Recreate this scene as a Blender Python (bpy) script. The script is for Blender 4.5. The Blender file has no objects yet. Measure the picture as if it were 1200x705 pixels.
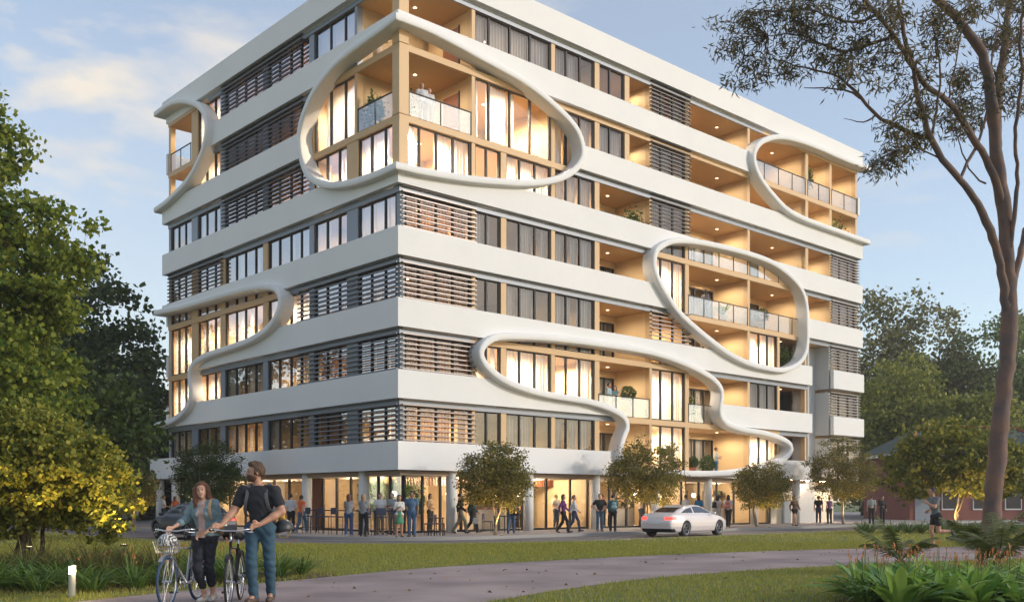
import bpy, math, random
import numpy as np
from mathutils import Vector, Matrix
R_ = math.radians
scene = bpy.context.scene
COL = scene.collection
random.seed(7)
# ------------------------------------------------------------------ camera
cam_data = bpy.data.cameras.new("camera")
cam = bpy.data.objects.new("camera", cam_data)
COL.objects.link(cam)
cam.location = (0, 0, 1.39)
cam.rotation_euler = (R_(90), 0, 0)
cam_data.sensor_width = 36.0
cam_data.lens = 35.31
cam_data.shift_y = 0.1954
cam_data.clip_start = 0.1
cam_data.clip_end = 3000
scene.camera = cam
# ------------------------------------------------------------------ sky
SUN_EL, SUN_AZ = R_(19.0), math.atan2(0.95, -0.20)   # azimuth from +Y towards +X
world = bpy.data.worlds.new("World")
scene.world = world
world.use_nodes = True
wn, wl = world.node_tree.nodes, world.node_tree.links
wn.clear()
w_out = wn.new("ShaderNodeOutputWorld")
w_bg = wn.new("ShaderNodeBackground")
w_bg.inputs["Strength"].default_value = 0.15
sky = wn.new("ShaderNodeTexSky")
sky.sky_type = 'NISHITA'
sky.sun_disc = False
sky.sun_elevation = SUN_EL
sky.sun_rotation = SUN_AZ
sky.air_density = 1.0
sky.dust_density = 0.6
sky.ozone_density = 1.2
tc = wn.new("ShaderNodeTexCoord")
mp = wn.new("ShaderNodeMapping")
mp.inputs["Scale"].default_value = (1.6, 1.6, 6.5)
mp.inputs["Location"].default_value = (0.15, 0.1, 0.55)
nz = wn.new("ShaderNodeTexNoise")
nz.inputs["Scale"].default_value = 2.1
nz.inputs["Detail"].default_value = 7
nz.inputs["Roughness"].default_value = 0.55
nz.inputs["Distortion"].default_value = 0.35
cr = wn.new("ShaderNodeValToRGB")
cr.color_ramp.elements[0].position = 0.55
cr.color_ramp.elements[0].color = (.24, .24, .24, 1)
cr.color_ramp.elements[1].position = 0.74
cr.color_ramp.elements[1].color = (0.85, 0.85, 0.85, 1)
mixc = wn.new("ShaderNodeMixRGB")
mixc.inputs["Color2"].default_value = (3.7, 3.5, 3.3, 1)
wl.new(tc.outputs["Generated"], mp.inputs["Vector"])
wl.new(mp.outputs["Vector"], nz.inputs["Vector"])
wl.new(nz.outputs["Fac"], cr.inputs["Fac"])
wl.new(cr.outputs["Color"], mixc.inputs["Fac"])
wl.new(sky.outputs["Color"], mixc.inputs["Color1"])
n2 = wn.new("ShaderNodeTexNoise"); n2.inputs["Scale"].default_value = 3.4; n2.inputs["Detail"].default_value = 9; n2.inputs["Roughness"].default_value = .55
m2 = wn.new("ShaderNodeMapping"); m2.inputs["Scale"].default_value = (1.3, 1.3, 3.2); m2.inputs["Location"].default_value = (1.3, .4, .75)
c2 = wn.new("ShaderNodeValToRGB"); c2.color_ramp.elements[0].position = .54; c2.color_ramp.elements[1].position = .66; c2.color_ramp.elements[0].color = (0, 0, 0, 1)
sx = wn.new("ShaderNodeSeparateXYZ"); mr = wn.new("ShaderNodeMapRange"); mr.inputs["From Min"].default_value = -.12; mr.inputs["From Max"].default_value = -.36; mr.inputs["To Min"].default_value = 0; mr.inputs["To Max"].default_value = .8
mu = wn.new("ShaderNodeMath"); mu.operation = 'MULTIPLY'
mx2 = wn.new("ShaderNodeMixRGB"); mx2.inputs["Color2"].default_value = (4.6, 4.0, 3.15, 1)
wl.new(tc.outputs["Generated"], m2.inputs["Vector"]); wl.new(m2.outputs["Vector"], n2.inputs["Vector"]); wl.new(n2.outputs["Fac"], c2.inputs["Fac"])
wl.new(tc.outputs["Generated"], sx.inputs[0]); wl.new(sx.outputs["X"], mr.inputs["Value"]); wl.new(mr.outputs[0], mu.inputs[0]); wl.new(c2.outputs["Color"], mu.inputs[1])
wl.new(mixc.outputs["Color"], mx2.inputs["Color1"]); wl.new(mu.outputs[0], mx2.inputs["Fac"])
# low warm grey cloud bank on the left
gz = wn.new("ShaderNodeMapRange"); gz.inputs["From Min"].default_value = .42; gz.inputs["From Max"].default_value = .12; gz.inputs["To Max"].default_value = .5
mu2 = wn.new("ShaderNodeMath"); mu2.operation = 'MULTIPLY'; wl.new(sx.outputs["Z"], gz.inputs["Value"]); wl.new(gz.outputs[0], mu2.inputs[0]); wl.new(mr.outputs[0], mu2.inputs[1])
mx3 = wn.new("ShaderNodeMixRGB"); mx3.inputs["Color2"].default_value = (3.1, 2.9, 2.6, 1); wl.new(mu2.outputs[0], mx3.inputs["Fac"]); wl.new(mx2.outputs["Color"], mx3.inputs["Color1"])
wl.new(mx3.outputs["Color"], w_bg.inputs["Color"])
wl.new(w_bg.outputs["Background"], w_out.inputs["Surface"])
# ------------------------------------------------------------------ sun
sd = bpy.data.lights.new("sun", 'SUN')
sd.energy = 1.35
sd.angle = R_(2.5)
sd.color = (1.0, 0.88, 0.75)
sun = bpy.data.objects.new("sun", sd)
COL.objects.link(sun)
sdir = Vector((math.sin(SUN_AZ) * math.cos(SUN_EL), math.cos(SUN_AZ) * math.cos(SUN_EL), math.sin(SUN_EL)))
sun.rotation_euler = sdir.to_track_quat('Z', 'Y').to_euler()
# ------------------------------------------------------------------ view
scene.view_settings.view_transform = 'Standard'
scene.view_settings.look = 'None'
scene.view_settings.gamma = 1.0
scene.view_settings.exposure = 0.68
scene.view_settings.use_curve_mapping = False
scene.render.engine = 'CYCLES'
scene.cycles.max_bounces = 7
scene.cycles.diffuse_bounces = 3
scene.cycles.glossy_bounces = 3
scene.cycles.transmission_bounces = 3
scene.cycles.transparent_max_bounces = 12
scene.cycles.sample_clamp_indirect = 4.0
scene.cycles.use_denoising = True
scene.cycles.caustics_reflective = False
scene.cycles.caustics_refractive = False

# ================================================================== materials
MATS = {}
def mat(name, base=(.5, .5, .5), rough=.7, metal=0.0, noise=None, bump=None, spec=None, island=None,
        emit=None, emit_s=0.0, transl=None, stripes=None, coat=0.0):
    """noise=(scale, colour2, amount)  bump=(scale, strength)  island=(colour2) random colour per loose piece
    stripes=(scale, colour2, axis)"""
    m = bpy.data.materials.new(name); m.use_nodes = True
    n, l = m.node_tree.nodes, m.node_tree.links
    b = n["Principled BSDF"]
    b.inputs["Base Color"].default_value = (*base, 1)
    b.inputs["Roughness"].default_value = rough
    b.inputs["Metallic"].default_value = metal
    if spec is not None: b.inputs["Specular IOR Level"].default_value = spec
    if coat: b.inputs["Coat Weight"].default_value = coat
    co = n.new("ShaderNodeTexCoord")
    col = None
    if noise:
        t = n.new("ShaderNodeTexNoise"); t.inputs["Scale"].default_value = noise[0]; t.inputs["Detail"].default_value = 6
        l.new(co.outputs["Object"], t.inputs["Vector"])
        rp = n.new("ShaderNodeValToRGB"); rp.color_ramp.elements[0].position = .35; rp.color_ramp.elements[1].position = .65
        rp.color_ramp.elements[0].color = (0, 0, 0, 1); rp.color_ramp.elements[1].color = (noise[2],) * 3 + (1,)
        l.new(t.outputs["Fac"], rp.inputs["Fac"])
        mx = n.new("ShaderNodeMixRGB"); mx.inputs["Color1"].default_value = (*base, 1); mx.inputs["Color2"].default_value = (*noise[1], 1)
        l.new(rp.outputs["Color"], mx.inputs["Fac"]); col = mx.outputs["Color"]
    if stripes:
        w = n.new("ShaderNodeTexWave"); w.inputs["Scale"].default_value = stripes[0]; w.bands_direction = stripes[2]
        w.inputs["Distortion"].default_value = 1.0; w.inputs["Detail"].default_value = 2; w.inputs["Detail Scale"].default_value = .4
        l.new(co.outputs["Object"], w.inputs["Vector"])
        mx = n.new("ShaderNodeMixRGB"); mx.inputs["Color2"].default_value = (*stripes[1], 1)
        if col: l.new(col, mx.inputs["Color1"])
        else: mx.inputs["Color1"].default_value = (*base, 1)
        l.new(w.outputs["Fac"], mx.inputs["Fac"]); col = mx.outputs["Color"]
    if island:
        g = n.new("ShaderNodeNewGeometry")
        mx = n.new("ShaderNodeMixRGB"); mx.inputs["Color2"].default_value = (*island, 1)
        if col: l.new(col, mx.inputs["Color1"])
        else: mx.inputs["Color1"].default_value = (*base, 1)
        l.new(g.outputs["Random Per Island"], mx.inputs["Fac"]); col = mx.outputs["Color"]
    if col: l.new(col, b.inputs["Base Color"])
    if bump:
        t = n.new("ShaderNodeTexNoise"); t.inputs["Scale"].default_value = bump[0]; t.inputs["Detail"].default_value = 5
        l.new(co.outputs["Object"], t.inputs["Vector"])
        bp = n.new("ShaderNodeBump"); bp.inputs["Strength"].default_value = bump[1]; bp.inputs["Distance"].default_value = .02
        l.new(t.outputs["Fac"], bp.inputs["Height"]); l.new(bp.outputs["Normal"], b.inputs["Normal"])
    if emit:
        b.inputs["Emission Color"].default_value = (*emit, 1); b.inputs["Emission Strength"].default_value = emit_s
    if transl is not None:
        tr = n.new("ShaderNodeBsdfTranslucent"); ms = n.new("ShaderNodeMixShader"); ms.inputs[0].default_value = transl
        if col: l.new(col, tr.inputs["Color"])
        else: tr.inputs["Color"].default_value = (*base, 1)
        l.new(b.outputs[0], ms.inputs[1]); l.new(tr.outputs[0], ms.inputs[2]); l.new(ms.outputs[0], n["Material Output"].inputs["Surface"])
    MATS[name] = m
    return m

def glass_mat(name, tint=(.9, .93, .95), refl=.10, milky=0.0, milk=(.8, .8, .78)):
    m = bpy.data.materials.new(name); m.use_nodes = True
    n, l = m.node_tree.nodes, m.node_tree.links
    n.remove(n["Principled BSDF"])
    t = n.new("ShaderNodeBsdfTransparent"); t.inputs["Color"].default_value = (*tint, 1)
    g = n.new("ShaderNodeBsdfGlossy"); g.inputs["Roughness"].default_value = 0.015; g.inputs["Color"].default_value = (.95, .97, 1, 1)
    fr = n.new("ShaderNodeLayerWeight"); fr.inputs["Blend"].default_value = .35
    mm = n.new("ShaderNodeMath"); mm.operation = 'MULTIPLY_ADD'; mm.inputs[1].default_value = .4; mm.inputs[2].default_value = refl
    l.new(fr.outputs["Fresnel"], mm.inputs[0])
    ms = n.new("ShaderNodeMixShader"); l.new(mm.outputs[0], ms.inputs[0]); l.new(t.outputs[0], ms.inputs[1]); l.new(g.outputs[0], ms.inputs[2])
    out = ms
    if milky:
        d = n.new("ShaderNodeBsdfDiffuse"); d.inputs["Color"].default_value = (*milk, 1)
        m2 = n.new("ShaderNodeMixShader"); m2.inputs[0].default_value = milky
        l.new(ms.outputs[0], m2.inputs[1]); l.new(d.outputs[0], m2.inputs[2]); out = m2
    l.new(out.outputs[0], n["Material Output"].inputs["Surface"])
    MATS[name] = m
    return m

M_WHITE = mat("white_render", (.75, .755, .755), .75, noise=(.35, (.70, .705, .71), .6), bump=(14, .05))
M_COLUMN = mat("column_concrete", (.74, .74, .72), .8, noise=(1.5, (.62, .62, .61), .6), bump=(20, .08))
M_SHADEGREY = mat("shade_grey_render", (.50, .51, .52), .8, noise=(.5, (.44, .45, .46), .6), bump=(14, .05))
M_TIMBER = mat("oak_timber", (.64, .44, .24), .55, stripes=(9, (.55, .36, .18), 'X'))
M_TIMBER_IN = mat("timber_lining", (.70, .52, .30), .6, stripes=(5, (.62, .43, .23), 'X'), noise=(.6, (.74, .56, .33), .5))
M_SOFFIT = mat("timber_soffit", (.56, .36, .18), .5, stripes=(6, (.48, .29, .13), 'Y'))
M_PLASTER = mat("cream_plaster", (.74, .66, .54), .8, noise=(.8, (.66, .58, .46), .5))
M_BLACK = mat("black_metal", (.014, .013, .014), .6)
M_GREYM = mat("grey_metal", (.22, .25, .30), .45, metal=.2)
M_BROWN = mat("brown_blind", (.36, .19, .09), .9, transl=.4)
M_BAR = mat("louvre_aluminium", (.25, .22, .215), .4, metal=.3)
M_BARB = mat("louvre_dark", (.055, .042, .038), .45, metal=.2)
M_DOOR = mat("red_brown_door", (.28, .10, .05), .5, stripes=(3, (.22, .08, .04), 'X'))
M_CURTAIN = mat("sheer_curtain", (.78, .74, .70), .9, transl=.55)
M_BLIND = mat("grey_curtain", (.46, .42, .40), .9, transl=.35)
M_CARPET = mat("room_floor", (.36, .27, .19), .8)
M_GLASS = glass_mat("window_glass", (.90, .91, .92), .05)
M_BALGLASS = glass_mat("balustrade_glass", (.95, .96, .95), .02, milky=.04, milk=(.95, .91, .86))
M_SHOPGLASS = glass_mat("shop_glass", (.95, .95, .95), .03)
M_LAMP = mat("warm_lamp", (1, .9, .75), .5, emit=(1.0, .66, .34), emit_s=38)
M_LAMPW = mat("bright_lamp", (1, .9, .75), .5, emit=(1.0, .72, .42), emit_s=105)
M_LAMPD = mat("dim_lamp", (1, .9, .75), .5, emit=(1.0, .62, .32), emit_s=7)
M_RUBBER = mat("rubber", (.02, .02, .022), .8)
M_CHROME = mat("chrome", (.6, .6, .62), .2, metal=1)

# ================================================================== helpers
def obj(name, me, m=None, parent=None, smooth=False):
    if m is not None and len(me.materials) == 0: me.materials.append(m)
    if smooth: me.polygons.foreach_set("use_smooth", [True] * len(me.polygons))
    o = bpy.data.objects.new(name, me)
    COL.objects.link(o)
    if parent is not None: o.parent = parent
    return o

def mesh_np(name, V, F):
    """fast mesh from numpy: F (n,k) array or list of arrays"""
    V = np.asarray(V, dtype=np.float32)
    Fs = F if isinstance(F, (list, tuple)) else [F]
    Fs = [np.asarray(f, dtype=np.int32) for f in Fs if len(f)]
    me = bpy.data.meshes.new(name)
    me.vertices.add(len(V)); me.vertices.foreach_set("co", V.ravel())
    nl = sum(f.size for f in Fs); npoly = sum(len(f) for f in Fs)
    me.loops.add(nl); me.polygons.add(npoly)
    if npoly:
        me.loops.foreach_set("vertex_index", np.concatenate([f.ravel() for f in Fs]))
        tot = np.concatenate([np.full(len(f), f.shape[1], dtype=np.int32) for f in Fs])
        st = np.concatenate([[0], np.cumsum(tot)[:-1]]).astype(np.int32)
        me.polygons.foreach_set("loop_start", st)
        try: me.polygons.foreach_set("loop_total", tot)
        except Exception: pass
    me.update(calc_edges=True)
    me.validate()
    return me

class MB:
    def __init__(s): s.v = []; s.f = []
    def box(s, x0, y0, z0, x1, y1, z1):
        b = len(s.v)
        if x1 < x0: x0, x1 = x1, x0
        if y1 < y0: y0, y1 = y1, y0
        if z1 < z0: z0, z1 = z1, z0
        s.v += [(x0, y0, z0), (x1, y0, z0), (x1, y1, z0), (x0, y1, z0), (x0, y0, z1), (x1, y0, z1), (x1, y1, z1), (x0, y1, z1)]
        s.f += [(b + i for i in q) for q in ((0, 3, 2, 1), (4, 5, 6, 7), (0, 1, 5, 4), (1, 2, 6, 5), (2, 3, 7, 6), (3, 0, 4, 7))]
        s.f = s.f[:-6] + [tuple(q) for q in s.f[-6:]]
        return s
    def obox(s, c, ax, ay, az):
        """oriented box: centre and three half-axis vectors"""
        b = len(s.v); c = Vector(c); ax, ay, az = Vector(ax), Vector(ay), Vector(az)
        for k in (-1, 1):
            for (i, j) in ((-1, -1), (1, -1), (1, 1), (-1, 1)):
                s.v.append(tuple(c + ax * i + ay * j + az * k))
        s.f += [tuple(b + i for i in q) for q in ((0, 3, 2, 1), (4, 5, 6, 7), (0, 1, 5, 4), (1, 2, 6, 5), (2, 3, 7, 6), (3, 0, 4, 7))]
        return s
    def tube(s, pts, rad, n=8, cap=True, closed=False):
        pts = [Vector(p) for p in pts]
        rs = rad if isinstance(rad, (list, tuple)) else [rad] * len(pts)
        b = len(s.v); N = len(pts); up = None
        for i, p in enumerate(pts):
            if closed: t = pts[(i + 1) % N] - pts[i - 1]
            else: t = pts[min(i + 1, N - 1)] - pts[max(i - 1, 0)]
            if t.length < 1e-9: t = Vector((0, 0, 1))
            t.normalize()
            if up is None:
                up = Vector((0, 0, 1)) if abs(t.z) < .9 else Vector((1, 0, 0))
            a = t.cross(up)
            if a.length < 1e-6: a = t.cross(Vector((0, 1, 0)))
            a.normalize(); c = a.cross(t); up = c
            for k in range(n):
                th = 2 * math.pi * k / n
                s.v.append(tuple(p + (a * math.cos(th) + c * math.sin(th)) * rs[i]))
        for i in range(N if closed else N - 1):
            j = (i + 1) % N
            for k in range(n):
                k2 = (k + 1) % n
                s.f.append((b + i * n + k, b + i * n + k2, b + j * n + k2, b + j * n + k))
        if cap and not closed:
            s.f.append(tuple(b + k for k in range(n))); s.f.append(tuple(b + (N - 1) * n + k for k in reversed(range(n))))
        return s
    def lathe(s, prof, c=(0, 0, 0), n=20):
        b = len(s.v)
        for (r, z) in prof:
            for k in range(n):
                th = 2 * math.pi * k / n
                s.v.append((c[0] + r * math.cos(th), c[1] + r * math.sin(th), c[2] + z))
        for i in range(len(prof) - 1):
            for k in range(n):
                k2 = (k + 1) % n
                s.f.append((b + i * n + k, b + i * n + k2, b + (i + 1) * n + k2, b + (i + 1) * n + k))
        s.f.append(tuple(b + k for k in reversed(range(n)))); s.f.append(tuple(b + (len(prof) - 1) * n + k for k in range(n)))
        return s
    def poly(s, pts):
        b = len(s.v); s.v += [tuple(p) for p in pts]; s.f.append(tuple(range(b, b + len(pts)))); return s
    def prism(s, pts, z0, z1):
        b = len(s.v); n = len(pts)
        s.v += [(p[0], p[1], z0) for p in pts] + [(p[0], p[1], z1) for p in pts]
        s.f.append(tuple(b + i for i in reversed(range(n)))); s.f.append(tuple(b + n + i for i in range(n)))
        for i in range(n):
            j = (i + 1) % n; s.f.append((b + i, b + j, b + n + j, b + n + i))
        return s
    def mesh(s, name):
        me = bpy.data.meshes.new(name); me.from_pydata(s.v, [], s.f); me.update(); return me
    def build(s, name, m, parent=None, smooth=False): return obj(name, s.mesh(name), m, parent, smooth)

def empty(name, loc=(0, 0, 0), rz=0, label=None, cat=None, group=None):
    o = bpy.data.objects.new(name, None); COL.objects.link(o); o.location = loc; o.rotation_euler = (0, 0, rz)
    o.empty_display_size = .2
    if label: o["label"] = label
    if cat: o["category"] = cat
    if group: o["group"] = group
    return o
def tag(o, label, cat, group=None, kind=None):
    o["label"] = label; o["category"] = cat
    if group: o["group"] = group
    if kind: o["kind"] = kind
    return o
def struct(o): o["kind"] = "structure"; return o
def bevel(o, w=.02, seg=2):
    md = o.modifiers.new("bevel", 'BEVEL'); md.width = w; md.segments = seg; md.limit_method = 'ANGLE'
    return o

BX, BY, BA = -4.756, 41.93, R_(42.377)     # building corner and turn
def W(s, t, z=0.0):
    """building coordinates (along right face, along left face) -> world"""
    return (BX + s * math.cos(BA) - t * math.sin(BA), BY + s * math.sin(BA) + t * math.cos(BA), z)

def catmull(P, closed=False, step=.25):
    P = [np.array(p, float) for p in P]; n = len(P); out = []
    rng = range(n if closed else n - 1)
    for i in rng:
        p1, p2 = P[i], P[(i + 1) % n]
        p0 = P[i - 1] if (closed or i > 0) else 2 * p1 - p2
        p3 = P[(i + 2) % n] if (closed or i + 2 < n) else 2 * p2 - p1
        k = max(2, int(np.linalg.norm(p2 - p1) / step))
        for j in range(k):
            t = j / k
            out.append(.5 * ((2 * p1) + (-p0 + p2) * t + (2 * p0 - 5 * p1 + 4 * p2 - p3) * t * t + (-p0 + 3 * p1 - 3 * p2 + p3) * t ** 3))
    if not closed: out.append(P[-1])
    return out

# ================================================================== ground
M_GRASS = mat("lawn_soil", (.10, .13, .032), .95, noise=(1.2, (.15, .155, .04), 1.0), bump=(60, .6))
M_ROAD = mat("asphalt", (.13, .115, .125), .85, noise=(2.5, (.17, .145, .15), .8), bump=(120, .25))
M_PATH = mat("path_concrete", (.34, .27, .26), .85, noise=(.55, (.20, .155, .16), 1.0), bump=(80, .3))
M_PAVE = mat("pavement_stone", (.33, .29, .28), .8, noise=(1.5, (.26, .23, .23), .8), bump=(60, .15))
M_KERB = mat("kerb_concrete", (.30, .29, .28), .85, bump=(40, .2))
M_MULCH = mat("mulch", (.05, .03, .02), 1.0, noise=(20, (.12, .08, .045), 1.0), bump=(40, 1.0))

g = MB(); g.poly([(-900, -60, -.16), (900, -60, -.16), (900, 1500, -.16), (-900, 1500, -.16)])
struct(g.build("ground", M_GRASS))

def arc_pts(off, c, n=18):
    r = off + c
    return [(c - r * math.sin(math.pi / 2 * i / n), c - r * math.cos(math.pi / 2 * i / n)) for i in range(n + 1)]
def along(off, c=1.6, far_s=95, far_t=75):
    return [(far_s, -off)] + arc_pts(off, c) + [(-off, far_t)]
# pavement (raised slab round the building)
pv = along(4.0)
MBp = MB().prism([W(*p)[:2] for p in reversed(pv + [(95, 75)])], -.17, 0.0)
struct(MBp.build("pavement", M_PAVE))
# paving joints
j = MB()
for i in range(60):
    s = -2 + i * 1.2
    a, b = W(s, -3.8), W(s, -.2); j.obox(((a[0] + b[0]) / 2, (a[1] + b[1]) / 2, .001), (.006 * math.cos(BA), .006 * math.sin(BA), 0), ((b[0] - a[0]) / 2, (b[1] - a[1]) / 2, 0), (0, 0, .002))
for q in (-1.4, -2.6):
    a, b = W(0, q), W(60, q); j.obox(((a[0] + b[0]) / 2, (a[1] + b[1]) / 2, .001), ((b[0] - a[0]) / 2, (b[1] - a[1]) / 2, 0), (-.006 * math.sin(BA), .006 * math.cos(BA), 0), (0, 0, .002))
struct(j.build("pavement_joints", M_KERB))
def strip(off0, off1, z, name, m, c=1.6, thick=None):
    A = [W(*p) for p in along(off0, c)]; B = [W(*p) for p in along(off1, c)]
    b = MB(); n = len(A)
    b.v = [(p[0], p[1], z) for p in A] + [(p[0], p[1], z) for p in B]
    b.f = [(i, i + 1, n + i + 1, n + i) for i in range(n - 1)]
    if thick:
        k = len(b.v); b.v += [(p[0], p[1], z - thick) for p in A] + [(p[0], p[1], z - thick) for p in B]
        b.f += [(i + 1, i, k + i, k + i + 1) for i in range(n - 1)] + [(n + i, n + i + 1, k + n + i + 1, k + n + i) for i in range(n - 1)]
    return struct(b.build(name, m))
strip(3.86, 4.03, .012, "kerb", M_KERB, thick=.2)
strip(4.03, 9.8, -.12, "road", M_ROAD)
strip(4.03, 4.42, -.112, "gutter", M_KERB)
strip(9.75, 9.9, .012, "lawn_kerb", M_KERB, thick=.2)
# lawn slab in front of the road
fr = [(p[0], p[1]) for p in along(9.88)]
lw = [W(*p)[:2] for p in fr]
lawn = MB().prism(lw + [(-90, 60), (-90, -40), (110, -40), (110, 60)], -.17, 0.0)
struct(lawn.build("lawn", M_GRASS))
# footpath across the lawn
top_e = [(-14, -3), (-9.5, 7.0), (-6.9, 12.2), (-5.3, 15.2), (-3.7, 17.9), (-1.69, 20.97), (.59, 23.21), (3.2, 25.4), (7.13, 27.97), (11.22, 29.9), (17, 31.2), (26, 31.8), (40, 32)]
bot_e = [(-3.5, -3), (-2.6, 7.0), (-1.2, 12.0), (.1, 14.6), (1.2, 16.4), (2.5, 18.1), (4.0, 19.5), (5.6, 20.7), (8.0, 22.2), (11.5, 23.9), (17, 25.6), (26, 26.9), (40, 27.3)]
te, be = catmull(top_e, step=.5), catmull(bot_e, step=.5)
def resamp(P, n):
    P = np.array(P); d = np.r_[0, np.cumsum(np.linalg.norm(np.diff(P, axis=0), axis=1))]
    q = np.linspace(0, d[-1], n); return np.c_[np.interp(q, d, P[:, 0]), np.interp(q, d, P[:, 1])]
te, be = resamp(te, 160), resamp(be, 160)
b = MB(); b.v = [(p[0], p[1], .006) for p in te] + [(p[0], p[1], .006) for p in be]
b.f = [(i, 160 + i, 161 + i, i + 1) for i in range(159)]
struct(b.build("footpath", M_PATH))
PATH_POLY = np.vstack([te, be[::-1]])
def in_poly(P, X, Y):
    """vectorised point in polygon"""
    ins = np.zeros(np.shape(X), bool); n = len(P)
    for i in range(n):
        x0, y0 = P[i]; x1, y1 = P[(i + 1) % n]
        if y0 == y1: continue
        c = ((y0 > Y) != (y1 > Y)) & (X < (x1 - x0) * (Y - y0) / (y1 - y0) + x0)
        ins ^= c
    return ins
# fallen leaves and grass blades
def blades(n, area, hmin, hmax, wid, seed, reject=None):
    rg = np.random.default_rng(seed)
    x = rg.uniform(area[0], area[1], n); y = rg.uniform(area[2], area[3], n)
    keep = ~in_poly(PATH_POLY, x, y)
    if reject is not None: keep &= ~reject(x, y)
    x, y = x[keep], y[keep]; n = len(x)
    h = rg.uniform(hmin, hmax, n); a = rg.uniform(0, 2 * np.pi, n); ln = rg.uniform(.1, .8, n) * h
    la = rg.uniform(0, 2 * np.pi, n)
    dx, dy = np.cos(a) * wid, np.sin(a) * wid
    V = np.stack([np.c_[x - dx, y - dy, np.zeros(n)], np.c_[x + dx, y + dy, np.zeros(n)],
                  np.c_[x + np.cos(la) * ln, y + np.sin(la) * ln, h]], 1).reshape(-1, 3)
    return V, np.arange(3 * n).reshape(-1, 3)
M_BLADE = mat("grass_blade", (.20, .24, .035), .7, island=(.42, .38, .075), transl=.35)
def road_side(x, y):
    s = (x - BX) * math.cos(BA) + (y - BY) * math.sin(BA); t = -(x - BX) * math.sin(BA) + (y - BY) * math.cos(BA)
    d = np.where((s > 1.6), -t, np.where(t > 1.6, -s, np.hypot(s - 1.6, t - 1.6) - 1.6))
    return d < 9.95
V1, F1 = blades(300000, (-16, 26, 13, 34), .03, .075, .008, 1, road_side)
V2, F2 = blades(90000, (-30, 32, 26, 52), .05, .09, .016, 2, road_side)
tag(obj("grass", mesh_np("grass", np.vstack([V1, V2]), np.vstack([F1, F2 + len(V1)])), M_BLADE), "short green lawn grass beside the footpath", "grass", kind="stuff")
# ================================================================== apartment building
F = lambda k: 2.72 + 3.0 * (k - 1)
LR, LL = 38.54, 23.64
R1R = [(-0.25, 21.42), (1.27, 21.42), (2.66, 21.31), (4.22, 21.12), (5.64, 20.96), (6.8, 20.80), (7.9, 20.53), (9.02, 20.15), (9.95, 19.74), (10.6, 19.24), (10.9, 18.44), (10.6, 17.74), (9.77, 17.06), (8.51, 16.5), (6.96, 16.08), (5.43, 15.81), (3.82, 15.57), (2.19, 15.4), (0.82, 15.29), (-0.25, 15.26)]
R1L = [(-0.25, 21.42), (0.46, 21.33), (1.95, 21.23), (3.31, 21.12), (4.48, 20.93), (5.34, 20.65), (6.15, 20.28), (6.82, 19.75), (7.32, 19.13), (7.51, 18.37), (7.3, 17.48), (6.85, 16.69), (6.07, 16.11), (4.83, 15.63), (3.31, 15.35), (1.62, 15.24), (0.24, 15.24), (-0.25, 15.26)]
RG2 = [(24.0, 12.52), (20.17, 12.36), (16.56, 12.3), (13.27, 12.22), (10.99, 12.05), (9.68, 11.7), (9.27, 11.21), (9.35, 10.73), (9.85, 10.24), (10.87, 9.8), (12.63, 9.5), (14.88, 9.38), (16.9, 9.3), (18.53, 9.07), (19.23, 8.66), (19.29, 8.1), (19.1, 7.54), (19.23, 7.01), (19.79, 6.56), (20.8, 6.19), (22.11, 5.96), (24.0, 5.86)]
RG3 = [(24.0, 24.27), (22.11, 24.29), (20.8, 24.11), (19.54, 23.71), (18.43, 23.22), (17.72, 22.7), (17.25, 22.09), (17.19, 21.55), (17.38, 20.97), (17.72, 20.45), (18.32, 19.98), (19.05, 19.55), (20.06, 19.19), (21.45, 18.9), (22.51, 18.72), (24.0, 18.6)]
RG4 = [(38.9, 23.87), (35.57, 23.77), (32.71, 23.76), (30.19, 23.66), (28.09, 23.37), (26.55, 22.82), (25.65, 22.18), (25.36, 21.51), (25.65, 20.81), (26.4, 20.2), (27.47, 19.66), (28.86, 19.15), (30.49, 18.95), (32.75, 18.9), (35.11, 18.9), (36.97, 18.89), (38.9, 18.88)]
RG5 = [(17.33, 15.1), (16.46, 14.53), (16.28, 13.72), (16.62, 13.06), (17.33, 12.35), (18.19, 11.65), (19.36, 11.07), (21.01, 10.41), (22.78, 9.81), (24.77, 9.41), (26.69, 9.29), (28.49, 9.34), (29.99, 9.79), (30.86, 10.5), (31.15, 11.38), (31.15, 12.47), (31.0, 13.72), (30.38, 14.58), (29.05, 15.22), (27.22, 15.65), (24.94, 15.77), (22.44, 15.74), (20.12, 15.63), (18.33, 15.41)]
RG6 = [(13.59, 3.68), (13.78, 4.51), (14.12, 5.09), (14.05, 5.48), (13.7, 5.76), (12.81, 6.04), (11.21, 6.28), (9.43, 6.36), (7.75, 6.48), (6.14, 6.75), (5.12, 7.13), (4.46, 7.6), (4.31, 8.03), (4.61, 8.44), (5.32, 8.79), (6.67, 8.97), (8.87, 9.12), (11.21, 9.18), (13.06, 9.2), (14.78, 9.2), (16.48, 9.14), (18.33, 8.93), (20.11, 8.59), (21.5, 8.17), (22.21, 7.6), (22.13, 6.86), (22.1, 6.28), (22.62, 5.83), (24.09, 5.55), (26.32, 5.43), (28.12, 5.2), (29.23, 4.83), (29.18, 4.31), (27.96, 3.75), (26.34, 3.38), (23.76, 3.06), (20.93, 2.92), (17.92, 2.9), (15.46, 2.94), (14.1, 3.2)]
C1R, C1L = catmull(R1R), catmull(R1L)
C2, C3, C4 = catmull(RG2), catmull(RG3), catmull(RG4)
C5, C6 = catmull(RG5, True), catmull(RG6, True)
CUT_R = [np.array(C1R), np.array(C4), np.array(C5), np.array(C6)]
CUT_L = [np.array(C1L), np.array(C2), np.array(C3)]
def inside(face, a, z):
    return any(bool(in_poly(P, np.array([a]), np.array([z]))[0]) for P in (CUT_R if face == 'R' else CUT_L))
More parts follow.
